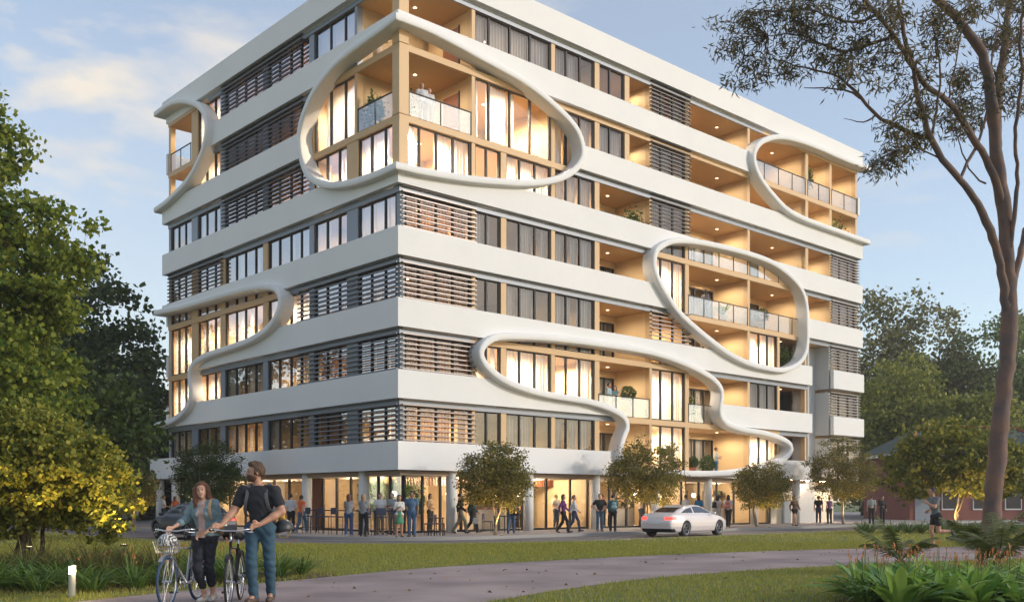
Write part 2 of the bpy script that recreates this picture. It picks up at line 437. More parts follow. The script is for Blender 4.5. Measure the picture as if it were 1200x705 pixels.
def vert_intervals(polys, s):
    iv = []
    for P in polys:
        zs = []
        n = len(P)
        for i in range(n):
            x0, z0 = P[i]; x1, z1 = P[(i + 1) % n]
            if (x0 > s) != (x1 > s): zs.append(z0 + (z1 - z0) * (s - x0) / (x1 - x0))
        zs.sort()
        iv += [(zs[i], zs[i + 1]) for i in range(0, len(zs) - 1, 2)]
    return iv
def subtract(a, b, iv):
    segs = [(a, b)]
    for (c, d) in iv:
        ns = []
        for (p, q) in segs:
            if d <= p or c >= q: ns.append((p, q)); continue
            if c > p: ns.append((p, c))
            if d < q: ns.append((d, q))
        segs = ns
    return [x for x in segs if x[1] - x[0] > .02]

M_SOFL = mat('downlight_lens', (1, .9, .75), .5, emit=(1.0, .72, .42), emit_s=3)
bld = empty("apartment_building", (BX, BY, 0), BA, "white eight storey apartment building with flowing oval rings across its banded facades", "building")
# face transform: (a along, o outward, z) -> local
def FR(a, o, z): return (a, -o, z)
def FL(a, o, z): return (-o, a, z)
def fbox(mb, face, a0, a1, o0, o1, z0, z1):
    if face == 'R': mb.box(a0, -o1, z0, a1, -o0, z1)
    else: mb.box(-o1, a0, z0, -o0, a1, z1)
    return mb

def band_face(mb, face, a0, a1, z0, z1, th=.22, extra=()):
    polys = CUT_R if face == 'R' else CUT_L
    T = FR if face == 'R' else FL
    n = max(2, int((a1 - a0) / .08)); prev = None
    for i in range(n + 1):
        a = a0 + (a1 - a0) * i / n
        segs = subtract(z0, z1, vert_intervals(polys, min(max(a, a0 + 1e-4), a1 - 1e-4)))
        cur = []
        for (p, q) in segs:
            b = len(mb.v)
            mb.v += [T(a, 0, p), T(a, 0, q), T(a, -th, q), T(a, -th, p)]
            cur.append((p, q, b))
        if prev is not None:
            for (p, q, b) in cur:
                m_ = [(pp, qq, bb) for (pp, qq, bb) in prev if pp < q and qq > p]
                if len(m_) == 1 and sum(1 for (p2, q2, _) in cur if p2 < m_[0][1] and q2 > m_[0][0]) == 1:
                    bb = m_[0][2]
                    for k in range(4):
                        k2 = (k + 1) % 4
                        mb.f.append((bb + k, b + k, b + k2, bb + k2) if face == 'L' else (bb + k, bb + k2, b + k2, b + k))
        if i in (0, n):
            for (p, q, b) in cur: mb.f.append((b, b + 1, b + 2, b + 3))
        prev = cur
def build_pieces(mb, name, m, parent):
    par = list(range(len(mb.v)))
    def find(a):
        while par[a] != a: par[a] = par[par[a]]; a = par[a]
        return a
    for f_ in mb.f:
        f_ = list(f_)
        for q in f_[1:]: par[find(q)] = find(f_[0])
    # weld the two faces at the corner into one piece
    cor = [i for i, v_ in enumerate(mb.v) if v_[0] < .24 and v_[1] < .24]
    for z_ in {round(mb.v[i][2], 2) for i in cor}:
        same = [i for i in cor if round(mb.v[i][2], 2) == z_]
        for q in same[1:]: par[find(q)] = find(same[0])
    groups = {}
    for f_ in mb.f: f_ = tuple(f_); groups.setdefault(find(f_[0]), []).append(f_)
    for fs in groups.values():
        ids = sorted({q for f_ in fs for q in f_}); mp_ = {q: i for i, q in enumerate(ids)}
        b_ = MB(); b_.v = [mb.v[q] for q in ids]; b_.f = [tuple(mp_[q] for q in f_) for f_ in fs]
        if max(v_[2] for v_ in b_.v) - min(v_[2] for v_ in b_.v) > .1: b_.build(name, m, parent)
for k in range(1, 9):
    z0, z1 = F(k), F(k) + 1.2
    mb = MB()
    if k <= 3: rend = 32.2
    else: rend = LR
    lend = LL if k > 1 else 25.4
    band_face(mb, 'R', 0.0, rend, z0, z1)
    band_face(mb, 'L', 0.222, lend, z0, z1)
    build_pieces(mb, "parapet_band", M_WHITE, bld)
# caps/soffit under bands, small separate bands at the right end
for k in (2, 3):
    mb = MB(); mb.box(34.7, -.05, F(k), LR + .1, .2, F(k) + 1.2); mb.box(LR - .12, .2, F(k), LR + .1, 3.0, F(k) + 1.2)
    bevel(mb.build("parapet_band", M_WHITE, bld))
# return faces of bands at both building ends
for k in range(4, 9):
    MB().box(LR - .22, .222, F(k), LR - .002, 23.6, F(k) + 1.2).build("parapet_return", M_WHITE, bld)
for k in range(2, 9):
    MB().box(.25, LL - .22, F(k), 10, LL - .002, F(k) + 1.2).build("parapet_return", M_WHITE, bld)
MB().box(.25, 25.4 - .22, F(1), 10, 25.4 - .002, F(1) + 1.2).build("parapet_return", M_WHITE, bld)
MB().box(.26, LL, F(1) + .05, 10, 25.15, F(1) + .4).build("terrace_slab", M_WHITE, bld)

# ---- rings
def ring(paths, closed, name="organic_ring", hw=.165, o0=-.38, o1=.36):
    """paths: list of (face, pts); one joined strip"""
    pts3 = []
    for face, P in paths:
        P = [np.array(p) for p in P]
        T = FR if face == 'R' else FL
        n = len(P)
        for i in range(n):
            if closed == 'self': t = P[(i + 1) % n] - P[i - 1]
            else: t = P[min(i + 1, n - 1)] - P[max(i - 1, 0)]
            t = t / (np.linalg.norm(t) + 1e-9); nn = np.array([-t[1], t[0]])
            # flatten ring normals to vertical where the path crosses the corner
            prof = [(-hw, o0), (-hw, o1 - .10), (-hw * .90, o1 - .03), (-hw * .66, o1), (hw * .66, o1), (hw * .90, o1 - .03), (hw, o1 - .10), (hw, o0)]
            row = []
            for (w, o) in prof:
                q = P[i] + nn * w
                a = q[0]
                if closed == 'corner' and i in (0, n - 1):
                    a = -o; q = P[i] + np.array([0, (1 if nn[1] > 0 else -1) * w])
                elif closed == 'corner': a = max(a, -o + .01)
                row.append(T(a, o, q[1]))
            pts3.append(row)
    V = [p for r in pts3 for p in r]; m = 8; N = len(pts3); Fc = []
    rng = N if closed in ('self', 'corner') else N - 1
    for i in range(rng):
        j = (i + 1) % N
        for k in range(m):
            k2 = (k + 1) % m
            Fc.append((i * m + k, j * m + k, j * m + k2, i * m + k2))
    if not closed:
        Fc.append(tuple(range(m))); Fc.append(tuple((N - 1) * m + k for k in reversed(range(m))))
    me = bpy.data.meshes.new(name); me.from_pydata(V, [], Fc); me.update()
    import bmesh
    bm = bmesh.new(); bm.from_mesh(me); bmesh.ops.recalc_face_normals(bm, faces=bm.faces); bm.to_mesh(me); bm.free()
    o = obj(name, me, M_WHITE, bld, True)
    return o
# corner ring: right half then left half (reversed) joined at the corner
RL = list(reversed(C1L))
def corner_ring():
    hw, o0, o1 = .165, -.38, .36
    prof = [(-hw, o0), (-hw, o1 - .10), (-hw * .90, o1 - .03), (-hw * .66, o1), (hw * .66, o1), (hw * .90, o1 - .03), (hw, o1 - .10), (hw, o0)]
    rows = []
    for face, P in (('R', C1R), ('L', RL)):
        T = FR if face == 'R' else FL
        n = len(P)
        for i in range(n):
            t = P[min(i + 1, n - 1)] - P[max(i - 1, 0)]
            t = t / (np.linalg.norm(t) + 1e-9); nn = np.array([-t[1], t[0]])
            row = []
            for (w, o) in prof:
                if i in (0, n - 1):
                    s_ = math.copysign(1, nn[1]); row.append(T(-o, o, P[i][1] + s_ * w)); continue
                q = P[i] + nn * w
                if q[0] < .42: pass
                row.append(T(max(q[0], -o + .004), o, q[1]))
            rows.append(row)
    V = [p for r in rows for p in r]; N = len(rows); Fc = []
    for i in range(N):
        j_ = (i + 1) % N
        for k in range(8):
            k2 = (k + 1) % 8; Fc.append((i * 8 + k, j_ * 8 + k, j_ * 8 + k2, i * 8 + k2))
    me = bpy.data.meshes.new("ring_frame"); me.from_pydata(V, [], Fc)
    import bmesh
    bm = bmesh.new(); bm.from_mesh(me); bmesh.ops.remove_doubles(bm, verts=bm.verts, dist=.002); bmesh.ops.recalc_face_normals(bm, faces=bm.faces); bm.to_mesh(me); bm.free()
    o = obj("ring_frame", me, M_WHITE, bld, True)
    es = o.modifiers.new("e", 'EDGE_SPLIT'); es.split_angle = R_(60)
corner_ring()
for (face, P, cl) in (('L', C2, False), ('L', C3, False), ('R', C4, False), ('R', C5, 'self'), ('R', C6, 'self')):
    o = ring([(face, P)], cl, "ring_frame"); es = o.modifiers.new("e", 'EDGE_SPLIT'); es.split_angle = R_(60)

# ---- slabs
for k in range(1, 9):
    r_end = LR - .25 if k > 3 else 32.0
    mb = MB()
    if k == 8: mb.box(.25, .25, F(8) - .05, LR - .25, LL - .25, F(8) + .9)
    else:
        mb.box(.35, .35, F(k) - .22, r_end, LL - .3, F(k) - .02)
        if k <= 3: mb.box(32.002, 1.6, F(k) - .22, LR - .1, LL - .3, F(k) - .02)
    mb.build("floor_slab", M_WHITE if k == 8 else M_CARPET, bld)
    # soffit lining just below the slab
    s = MB(); s.box(.33, .33, F(k) - .27, r_end, 7.0, F(k) - .224); s.box(.33, 7.002, F(k) - .27, 7.0, LL - .32, F(k) - .224)
    if k > 1: s.build("soffit_lining", M_SOFFIT if k > 1 else M_WHITE, bld)
# edge beams: timber inside the rings and under the seventh floor band, grey elsewhere
for k in range(2, 9):
    for face, n_, lim in (('R', 0, (LR - .24 if k > 3 else 32.05)), ('L', 1, LL - .25)):
        st_, cur = .26 if face == 'R' else .344, None; segs = []; q = st_
        while q < lim:
            t_ = inside(face, q + .1, F(k) - .1) or inside(face, q + .1, F(k) - .7) or (face == 'R' and k == 7)
            if cur is None or t_ != cur[1]: segs.append([q, t_]); cur = segs[-1]
            q += .2
        for i, (q0, t_) in enumerate(segs):
            q1 = segs[i + 1][0] if i + 1 < len(segs) else lim
            mb = MB(); fbox(mb, face, q0, q1, -.34, -.26, F(k) - (.26 if t_ else .27), F(k) + .02)
            mb.build("edge_beam", M_TIMBER if t_ else M_GREYM, bld)
# ground floor soffit
s = MB(); s.box(.23, .23, F(1) + .02, 32.1, LL - .3, F(1) + .1); s.box(.26, LL - .3, F(1) + .02, 10, 25.1, F(1) + .1)
s.build("ground_soffit", M_WHITE, bld)

# ---- walls: partitions and back walls
Y_ROOM = 5.2
def wall(mb_m, *b): MB().box(*b).build("wall", mb_m, bld)
for k in range(1, 8):
    z0, z1 = F(k) - .02, F(k + 1) - .28
    mb = MB()
    mb.box(Y_ROOM, Y_ROOM, z0, LR - .25 if k > 3 else 32.0, Y_ROOM + .15, z1)
    mb.box(Y_ROOM, Y_ROOM + .16, z0, Y_ROOM + .15, LL - .3, z1)
    mb.build("inner_wall", M_PLASTER, bld)
    # right-face partitions, (position, front offset)
    pr = MB()
    for (a, d0) in ((4.38, .62), (9.40, .62), (12.52, .37), (16.72, .37), (19.82, .62), (25.68, .37)) + (((32.0, .37),) if k > 3 else ((28.83, .62),)):
        if k in (6, 7) and a == 9.40: d0 = .62
        pr.box(a - .08, d0, z0, a + .08, Y_ROOM, z1)
    pr.build("partition_wall", M_TIMBER_IN, bld)
    pl = MB()
    for a in (3.6 if k in (6, 7) else 3.9, 7.35, 11.8, 16.5, 20.0):
        pl.box(.62, a - .08, z0, Y_ROOM, a + .08, z1)
    pl.build("partition_wall", M_TIMBER_IN, bld)
# rear + end envelope
env = MB()
env.box(.3, LL - .5, F(1), .9 + 5, LL - .31, F(6) - .3)
env.box(LR - .5, 5.4, F(4), LR - .31, LL - .4, F(8)); env.box(LR - .5, 5.4, 0, LR - .31, LL - .4, F(4) - .3)
env.box(.5, LL - .3 + .001, F(8) - .04, 38, LL - .2, F(8) + .9)
env.box(6.0, LL - .5, F(1), LR - .5, LL - .31, F(8))
env.build("rear_wall", M_SHADEGREY, bld)
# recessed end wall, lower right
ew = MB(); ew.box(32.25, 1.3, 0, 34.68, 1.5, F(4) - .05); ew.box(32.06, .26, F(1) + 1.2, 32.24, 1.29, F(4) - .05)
ew.build("recessed_wall", M_SHADEGREY, bld)  # white wall, its shade is put into the grey colour

# ---- columns (timber) between window units
def tcol(face, a0, a1, k, timber):
    mb = MB(); fbox(mb, face, a0, a1, -.60, -.30, F(k) + .02, F(k + 1) - .26)
    mb.build("timber_column" if timber else "metal_column", M_TIMBER if timber else M_GREYM, bld)
for k in range(1, 8):
    cols = [(9.28, 9.53), (12.35, 12.69), (19.65, 19.97), (25.57, 25.80)]
    if k <= 5: cols += [(4.27, 4.47), (6.03, 6.36), (16.60, 16.80)]
    else: cols += [(4.27, 4.47), (14.62, 14.98), (16.60, 16.80)]
    if k <= 3: cols += [(28.72, 28.96), (31.80, 32.0)]
    else: cols += [(31.9, 32.2), (34.8, 35.05), (38.1, 38.3)]
    for (a, b_) in cols: tcol('R', a, b_, k, True)
    lc = [(7.14, 7.56), (11.56, 12.04), (16.22, 16.76), (19.55, 20.32), (23.12, 23.38)]
    lc += [(3.5, 3.7)] if k in (6, 7) else [(3.45, 4.33)]
    for (a, b_) in lc:
        tcol('L', a, b_, k, inside('L', (a + b_) / 2, F(k) + 1.6) or inside('L', (a + b_) / 2, F(k) + 2.6) or inside('L', (a + b_) / 2, F(k) + .4))
for k in (5, 6, 7):
    MB().box(.22, .22, F(k) + .02, .72, .72, F(k + 1) - .26).build("timber_column", M_TIMBER, bld)
for k in (1, 2, 3, 4):
    MB().box(.36, .36, F(k) + .02, .60, .60, F(k + 1) - .27).build("corner_post", M_GREYM, bld)

# ---- window units
rw = random.Random(3)
def curtain_mesh(face, a0, a1, z0, z1, o):
    n = max(8, int((a1 - a0) / .03)); mb = MB(); T = FR if face == 'R' else FL
    ph = rw.random() * 6; pitch = rw.uniform(.14, .2)
    for i in range(n + 1):
        a = a0 + (a1 - a0) * i / n
        w = .05 * math.sin(a * 2 * math.pi / pitch + ph) + .01 * math.sin(a * 17)
        mb.v += [T(a, o + w, z0), T(a, o + w, z1)]
    mb.f = [(2 * i, 2 * i + 2, 2 * i + 3, 2 * i + 1) for i in range(n)]
    return mb
def window(face, k, brk, cover=.5, cm=None, o=-.42, z0=None, z1=None, sill=None):
    """brk: mullion positions incl. both ends; cover: share of panes hung with curtains"""
    z0 = F(k) + .02 if z0 is None else z0; z1 = F(k + 1) - .26 if z1 is None else z1
    fr_ = MB()
    for i, a in enumerate(brk):
        w = .045
        fbox(fr_, face, a - w, a + w, o - .06, o + .05, z0, z1)
    for i in range(len(brk) - 1):
        fbox(fr_, face, brk[i] + .046, brk[i + 1] - .046, o - .05, o + .04, z0, z0 + .07)
        fbox(fr_, face, brk[i] + .046, brk[i + 1] - .046, o - .05, o + .04, z1 - .06, z1)
    fo = fr_.build("window", M_BLACK, bld)
    gl = MB(); T = FR if face == 'R' else FL
    for i in range(len(brk) - 1):
        a, b_ = brk[i] + .04, brk[i + 1] - .04
        e1, e2 = rw.uniform(-.004, .004), rw.uniform(-.004, .004)
        gl.poly([T(a, o + e1, z0 + .05), T(b_, o - e1, z0 + .05), T(b_, o - e1 + e2, z1 - .04), T(a, o + e1 + e2, z1 - .04)])
    gl.build("glass", M_GLASS, fo)
    cm = cm or M_CURTAIN
    cu = MB(); any_ = False
    for i in range(len(brk) - 1):
        a, b_ = brk[i] + .05, brk[i + 1] - .05
        r = rw.random()
        if r < cover: seg = (a, b_)
        elif r < cover + .25: seg = (a, a + (b_ - a) * rw.uniform(.3, .6)) if rw.random() < .5 else (b_ - (b_ - a) * rw.uniform(.3, .6), b_)
        else: continue
        m_ = curtain_mesh(face, seg[0], seg[1], z0 + .03, z1 - .02, o - .22)
        base = len(cu.v); cu.v += m_.v; cu.f += [tuple(base + q for q in f_) for f_ in m_.f]; any_ = True
    if any_: cu.build("curtain", cm, fo, True)
    return fo
def lamp(name, x0, y0, x1, y1, z, m): MB().box(x0, y0, z - .03, x1, y1, z).build(name, m, bld)
def room_lamp(face, k, a, d, lvl, sz=.5):
    if not lvl: return
    z = F(k + 1) - .275
    x, y = (a, d) if face == 'R' else (d, a)
    so = MB().box(x - .08, y - .08, z - .02, x + .08, y + .08, z).build("ceiling_light", M_SOFL, bld)
    ld = bpy.data.lights.new("room_lamp", 'SPOT'); ld.energy = {1: 34, 2: 220, 3: 1250}[lvl] * (.7 + .6 * sz); ld.color = (1.0, .82, .57) if lvl == 3 else (1.0, .70, .38); ld.shadow_soft_size = .04; ld.spot_size = R_(172); ld.spot_blend = .5
    lo_ = bpy.data.objects.new("lamp", ld); COL.objects.link(lo_); lo_.parent = so; lo_.location = (x, y, z - .06)
def balustrade(face, k, a0, a1, o=-.30, n=None):
    T = FR if face == 'R' else FL
    z0 = F(k) + .03; z1 = F(k) + 1.05; n = n or max(1, round((a1 - a0) / 1.4))
    rl = MB(); fbox(rl, face, a0, a1, o - .03, o + .03, z1, z1 + .04)
    for i in range(n + 1):
        a = a0 + .03 + (a1 - a0 - .06) * i / n; fbox(rl, face, a - .02, a + .02, o - .02, o + .02, z0, z1)
    r = rl.build("balustrade", M_BLACK, bld)
    gm = MB()
    for i in range(n):
        a, b_ = a0 + .03 + (a1 - a0 - .06) * i / n + .03, a0 + .03 + (a1 - a0 - .06) * (i + 1) / n - .03
        fbox(gm, face, a, b_, o - .006, o + .006, z0 + .04, z1 - .02)
    gm.build("glass_panel", M_BALGLASS, r)
def balcony(face, k, a0, a1, depth=2.7, door=(0, 0), lvl=2, glass=False, wallm=None):
    """back wall with a glazed door between fractions door[0]..door[1]"""
    z0, z1 = F(k) - .02, F(k + 1) - .272
    mb = MB(); d = depth
    A, B = a0 + (a1 - a0) * door[0], a0 + (a1 - a0) * door[1]
    if door[1] > door[0]:
        if A > a0 + .05: fbox(mb, face, a0, A, -d - .12, -d, z0, z1)
        if B < a1 - .05: fbox(mb, face, B, a1, -d - .12, -d, z0, z1)
        fbox(mb, face, A, B, -d - .12, -d, z1 - .35, z1)
        npn = max(2, round((B - A) / .95))
        window(face, k, [A + .03 + (B - A - .06) * i / npn for i in range(npn + 1)], cover=.35, o=-d - .03, z1=z1 - .36)
    else: fbox(mb, face, a0, a1, -d - .12, -d, z0, z1)
    mb.build("balcony_wall", wallm or M_TIMBER_IN, bld)
    n = max(1, round((a1 - a0) / 3.2))
    for i in range(n):
        a = a0 + (a1 - a0) * (i + .5) / n
        mbx = MB(); fbox(mbx, face, a - .06, a + .06, -d * .55 - .06, -d * .55 + .06, z1 - .02, z1)
        so = mbx.build("soffit_light", M_SOFL, bld)
        ld = bpy.data.lights.new("balcony_lamp", 'SPOT'); ld.energy = {1: 12, 2: 95, 3: 135}[lvl] * min(1.4, (a1 - a0) / n / 2.4); ld.color = (1.0, .83, .60); ld.shadow_soft_size = .015; ld.spot_size = R_(172); ld.spot_blend = .5
        lo_ = bpy.data.objects.new("lamp", ld); COL.objects.link(lo_); lo_.parent = so
        lo_.location = (a, d * .55, z1 - .06) if face == 'R' else (d * .55, a, z1 - .06)
    if glass: balustrade(face, k, a0, a1)
def louvre(face, a0, a1, k, m, n=8, returns=True):
    mb = MB(); z0 = F(k) + 1.2; H_ = 1.78
    for i in range(n + 1):
        z = z0 + H_ * (i + .35) / (n + .4)
        fbox(mb, face, a0, a1, -.23, -.15, z - .026, z + .026)
        if returns and face == 'R': mb.box(a0, .232, z - .026, a0 + .05, .58, z + .026); mb.box(a1 - .05, .232, z - .026, a1, .58, z + .026)
    lv = mb.build("louvre_screen", m, bld)
    return lv

W_ = window
M_BARL = mat('louvre_blue_grey', (.16, .165, .19), .45, metal=.2)
# right facade
for k in range(1, 8):
    ring_in = lambda a: inside('R', a, F(k) + 1.7)
    dim = .75
    if k <= 5:
        lit = k == 5
        W_('R', k, [.66, 1.4, 2.33, 3.26, 4.22], .5 if k == 5 else .7, M_CURTAIN if k == 5 else M_BROWN)
        W_('R', k, [4.51, 5.21, 5.99], .1 if k < 4 else .25, M_BLIND if k < 5 else M_CURTAIN)
        W_('R', k, [6.40, 7.27, 8.26, 9.24], .65, M_BLIND if k in (1, 3, 4) else M_CURTAIN)
        W_('R', k, [9.57, 10.38, 11.34, 12.31], .65, M_BLIND if k != 2 else M_CURTAIN)
        if k < 5: louvre('R', .36 if k else 0, 4.45, k, M_BAR)
        balcony('R', k, 12.6, 16.6, 2.7, (.58, .96), 2 if k != 2 else 3, glass=(k == 2))
        room_lamp('R', k, 2.4, 2.6, 3 if k == 5 else 1); room_lamp('R', k, 5.8, 2.6, {5: 3, 2: 3}.get(k, 0))
        room_lamp('R', k, 7.8, 2.4, {5: 3, 2: 3}.get(k, 1)); room_lamp('R', k, 11.0, 2.4, {2: 3, 5: 2}.get(k, 1))
    else:
        balcony('R', k, .36, 4.30, 3.52, (0, 0), 3 if k == 6 else 2)
        if k == 6: balustrade('R', 6, .75, 4.25)
        MB().box(4.255, 1.25, F(k), 4.295, 2.35, F(k) + 2.25).build("door", M_DOOR, bld); MB().box(4.262, 1.17, F(k), 4.297, 1.245, F(k) + 2.32).build("door_frame", M_BLACK, bld)
        W_('R', k, [4.51, 5.36, 6.65, 7.94, 9.24], .55)
        W_('R', k, [9.57, 10.38, 11.34, 12.31], .65, M_BLIND)
        W_('R', k, [12.73, 13.54, 14.58], .4, M_BLIND)
        balcony('R', k, 15.0, 16.62, 2.6, (0, 0), 2)
        room_lamp('R', k, 6.8, 2.4, 3 if k == 6 else 1, .9); room_lamp('R', k, 11, 2.4, 2 if k == 6 else 1); room_lamp('R', k, 14.5, 2.6, 1)
    W_('R', k, [16.82, 17.64, 18.66, 19.62], .8 if k in (2, 4, 1) else .3, M_CURTAIN if k in (1, 2, 4) else M_BLIND)
    room_lamp('R', k, 18.2, 2.4, {1: 3, 2: 3, 4: 3, 3: 2}.get(k, 1), .7)
    if k in (3, 5, 6, 7): louvre('R', 16.62, 19.98, k, M_BAR if k == 3 else M_BARB)
    balcony('R', k, 19.9, 25.6, 2.7, (.5, .97), 2 if k > 5 else 3, glass=(k in (2, 4, 5)))
    if k > 3:
        balcony('R', k, 25.76, 31.9, 3.2, (.32, .86) if k < 6 else (0, 0), 2, glass=(k in (4, 5, 7)))
        if k > 5:
            balcony('R', k, 32.1, 34.8, 2.2, (0, 0), 2, glass=(k == 7)); balcony('R', k, 35.0, 38.25, 2.8, (0, 0), 2, glass=(k == 7))
        else:
            balcony('R', k, 32.1, 34.8, 3.0, (.1, .8), 2)
            W_('R', k, [35.07, 36.2, 37.3, 38.08], .8); louvre('R', 34.9, 38.4, k, M_BAR, 9); room_lamp('R', k, 36.8, 2.4, 1)
        MB().box(31.9, .37, F(k), 32.14, 3.6, F(k + 1) - .275).build("wall", M_TIMBER_IN, bld)
        MB().box(34.86, .37, F(k), 35.0, 3.6, F(k + 1) - .275).build("wall", M_TIMBER_IN, bld)
        MB().box(38.12, .37, F(k), 38.28, 5.2, F(k + 1) - .275).build("wall", M_TIMBER_IN, bld)
    else:
        W_('R', k, [25.84, 26.87, 27.77, 28.70], .7, M_CURTAIN if k in (1, 3) else M_BLIND)
        room_lamp('R', k, 27.3, 2.4, {3: 3, 1: 3, 2: 1}[k], .7)
        balcony('R', k, 28.98, 31.9, 2.2, (0, 0), 1, wallm=M_DOOR)
        # slatted screen at the back of the small balcony
        sl = MB()
        for q in range(9): sl.box(29.0, 1.7, F(k) + .5 + q * .24, 30.3, 1.76, F(k) + .56 + q * .24)
        sl.build("slat_screen", M_BAR, bld)
        W_('R', k, [34.9, 36.1, 37.3, 38.4], .8); room_lamp('R', k, 36.7, 2.4, 1)
        louvre('R', 34.75, 38.5, k, M_BAR, 9)
        MB().box(34.69, .3, F(k), 34.85, 5.2, F(k + 1) - .23).build("wall", M_SHADEGREY, bld)
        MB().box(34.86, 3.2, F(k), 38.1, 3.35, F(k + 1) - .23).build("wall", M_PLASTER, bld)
        MB().box(38.3, .3, F(k), LR - .05, 5.2, F(k + 1) - .23).build("wall", M_SHADEGREY, bld)
# left facade
for k in range(1, 8):
    if k <= 5:
        W_('L', k, [.66, 1.46, 2.5, 3.42], .55, M_BROWN if k < 4 else M_CURTAIN)
        W_('L', k, [4.36, 5.08, 6.11, 7.10], .5, M_BROWN if k < 4 else M_CURTAIN)
        room_lamp('L', k, 2.0, 2.6, 3 if k == 5 else 2 if k in (1, 4) else 1); room_lamp('L', k, 5.6, 2.4, 3 if k == 5 else 2 if k in (2, 4) else 1)
    else:
        (balustrade('L', k, .75, 3.45) if k == 6 else None)
        W_('L', k, [3.73, 4.58, 5.8, 7.08], .5); room_lamp('L', k, 5.4, 2.4, 3 if k == 6 else 1, .8)
    W_('L', k, [7.62, 8.43, 9.41, 10.52, 11.52], .55 if k > 4 else .4, M_BROWN if k > 4 else M_CURTAIN); room_lamp('L', k, 9.6, 2.4, 3 if k == 3 else 2 if k in (7, 6, 5, 2) else 1, .7)
    W_('L', k, [12.08, 12.96, 14.06, 15.07, 16.18], .55 if k > 4 else .4, M_BROWN if k > 4 else M_CURTAIN); room_lamp('L', k, 14.1, 2.4, 3 if k == 3 else 2 if k in (1, 7) else 1, .7)
    W_('L', k, [16.80, 17.52, 18.56, 19.50], .45); room_lamp('L', k, 18.2, 2.4, 3 if k in (2, 3, 6, 7) else 1, .6)
    if k < 6: W_('L', k, [20.36, 21.28, 22.19, 23.08], .3); room_lamp('L', k, 21.8, 2.4, 3 if k in (2, 3) else 1, .6)
    else: balcony('L', k, 20.4, 23.1, 2.2, (0, 0), 2, glass=(k == 7))
    if k <= 3: louvre('L', .34, 8.43, k, M_BARL)
    if k == 4: louvre('L', 16.3, 23.3, k, M_BARB)
    if k in (5, 6, 7): louvre('L', 8.0, 16.4, k, M_BARB)

# ---- ground floor
def column(a, face):
    mb = MB(); x, y = (a, .45) if face == 'R' else (.45, a)
    mb.lathe([(.24, 0), (.24, F(1) + .015)], (x, y, 0), 28); o = mb.build("column", M_COLUMN, bld)
    for p in o.data.polygons: p.use_smooth = len(p.vertices) == 4
for a in (3.22, 7.9, 12.54, 17.2, 21.9, 26.48, 31.05): column(a, 'R')
for a in (3.18, 8.02, 12.88, 17.9, 22.75, 25.0): column(a, 'L')
def shopfront(face, brk, o=-1.1):
    zt = F(1) + .015
    fr_ = MB()
    for a in brk: fbox(fr_, face, a - .05, a + .05, o - .05, o + .05, .02, zt)
    for i in range(len(brk) - 1):
        fbox(fr_, face, brk[i] + .051, brk[i + 1] - .051, o - .04, o + .04, .02, .10)
        fbox(fr_, face, brk[i] + .051, brk[i + 1] - .051, o - .04, o + .04, zt - .06, zt)
    s_ = fr_.build("shopfront", M_BLACK, bld)
    T = FR if face == 'R' else FL; gl = MB()
    for i in range(len(brk) - 1):
        gl.poly([T(brk[i] + .05, o, .1), T(brk[i + 1] - .05, o, .1), T(brk[i + 1] - .05, o, zt - .06), T(brk[i] + .05, o, zt - .06)])
    gl.build("glass", M_SHOPGLASS, s_)
shopfront('R', [1.12, 2.1, 3.1, 4.3, 5.14, 6.6, 8.1, 9.7, 11.38, 12.65])
shopfront('R', [12.95, 14.3, 15.65, 17.11, 18.7, 20.3, 21.9, 23.6, 25.3, 27.0, 29.1])
shopfront('L', [1.16, 2.1, 3.0, 4.1, 5.2, 6.4, 7.6])
shopfront('L', [9.4, 10.8, 12.3, 13.8, 15.4, 17.2, 19.0, 21.0])
MB().box(12.66, .95, 0, 12.94, 1.3, F(1) + .01).build("timber_column", M_TIMBER, bld)
MB().box(.98, 7.66, 0, 1.2, 9.34, F(1) + .01).build("timber_panel", M_DOOR, bld)
gw = MB(); gw.box(29.2, 1.2, 0, 32.2, 2.2, 2.05); gw.box(32.2, 2.0, 0, 38.2, 2.2, 2.05); gw.build("cream_wall", M_PLASTER, bld)
ls = MB()
for q in range(9): ls.box(29.2, 1.22, 2.12 + q * .12, 32.2, 1.34, 2.17 + q * .12)
ls.build("louvre_screen", M_BAR, bld)
MB().box(34.2, 1.97, 0, 35.3, 1.999, 1.6).build("service_door", M_DOOR, bld)
MB().box(30.6, 1.16, .02, 31.6, 1.198, 1.5).build("grille", M_GREYM, bld)
MB().box(29.2, 2.2, 0, 38.2, 2.4, 2.7).build("wall", M_SHADEGREY, bld)
# interior
M_FITWALL = mat("battened_oak_wall", (.70, .52, .31), .6, stripes=(14, (.55, .37, .19), 'X'))
bw = MB(); bw.box(9.0, 9.0, 0, 29.0, 9.15, F(1)); bw.box(9.0, 9.16, 0, 9.15, 21, F(1)); bw.build("inner_wall", M_FITWALL, bld)
pw = MB()
for a in (12.8, 21.0, 29.05): pw.box(a - .08, 1.32, 0, a + .08, 9, F(1))
pw.box(1.22, 9.36, 0, 9, 9.5, F(1)); pw.box(1.22, 21.0, 0, 9, 21.15, F(1)); pw.build("partition_wall", M_FITWALL, bld)
MB().box(1.12, 1.12, 0.0, 29, 21, .018).build("shop_floor", M_CARPET, bld)
MB().box(1.16, 1.16, F(1) - .001, 29, 21, F(1) + .012).build("shop_ceiling", M_SOFFIT, bld)
# batten bulkhead above counters
bt = MB()
for q in range(60): bt.box(2.6 + q * .17, 3.6, 2.15, 2.66 + q * .17, 3.66, F(1) - .01)
bt.build("ceiling_battens", M_DOOR, bld)
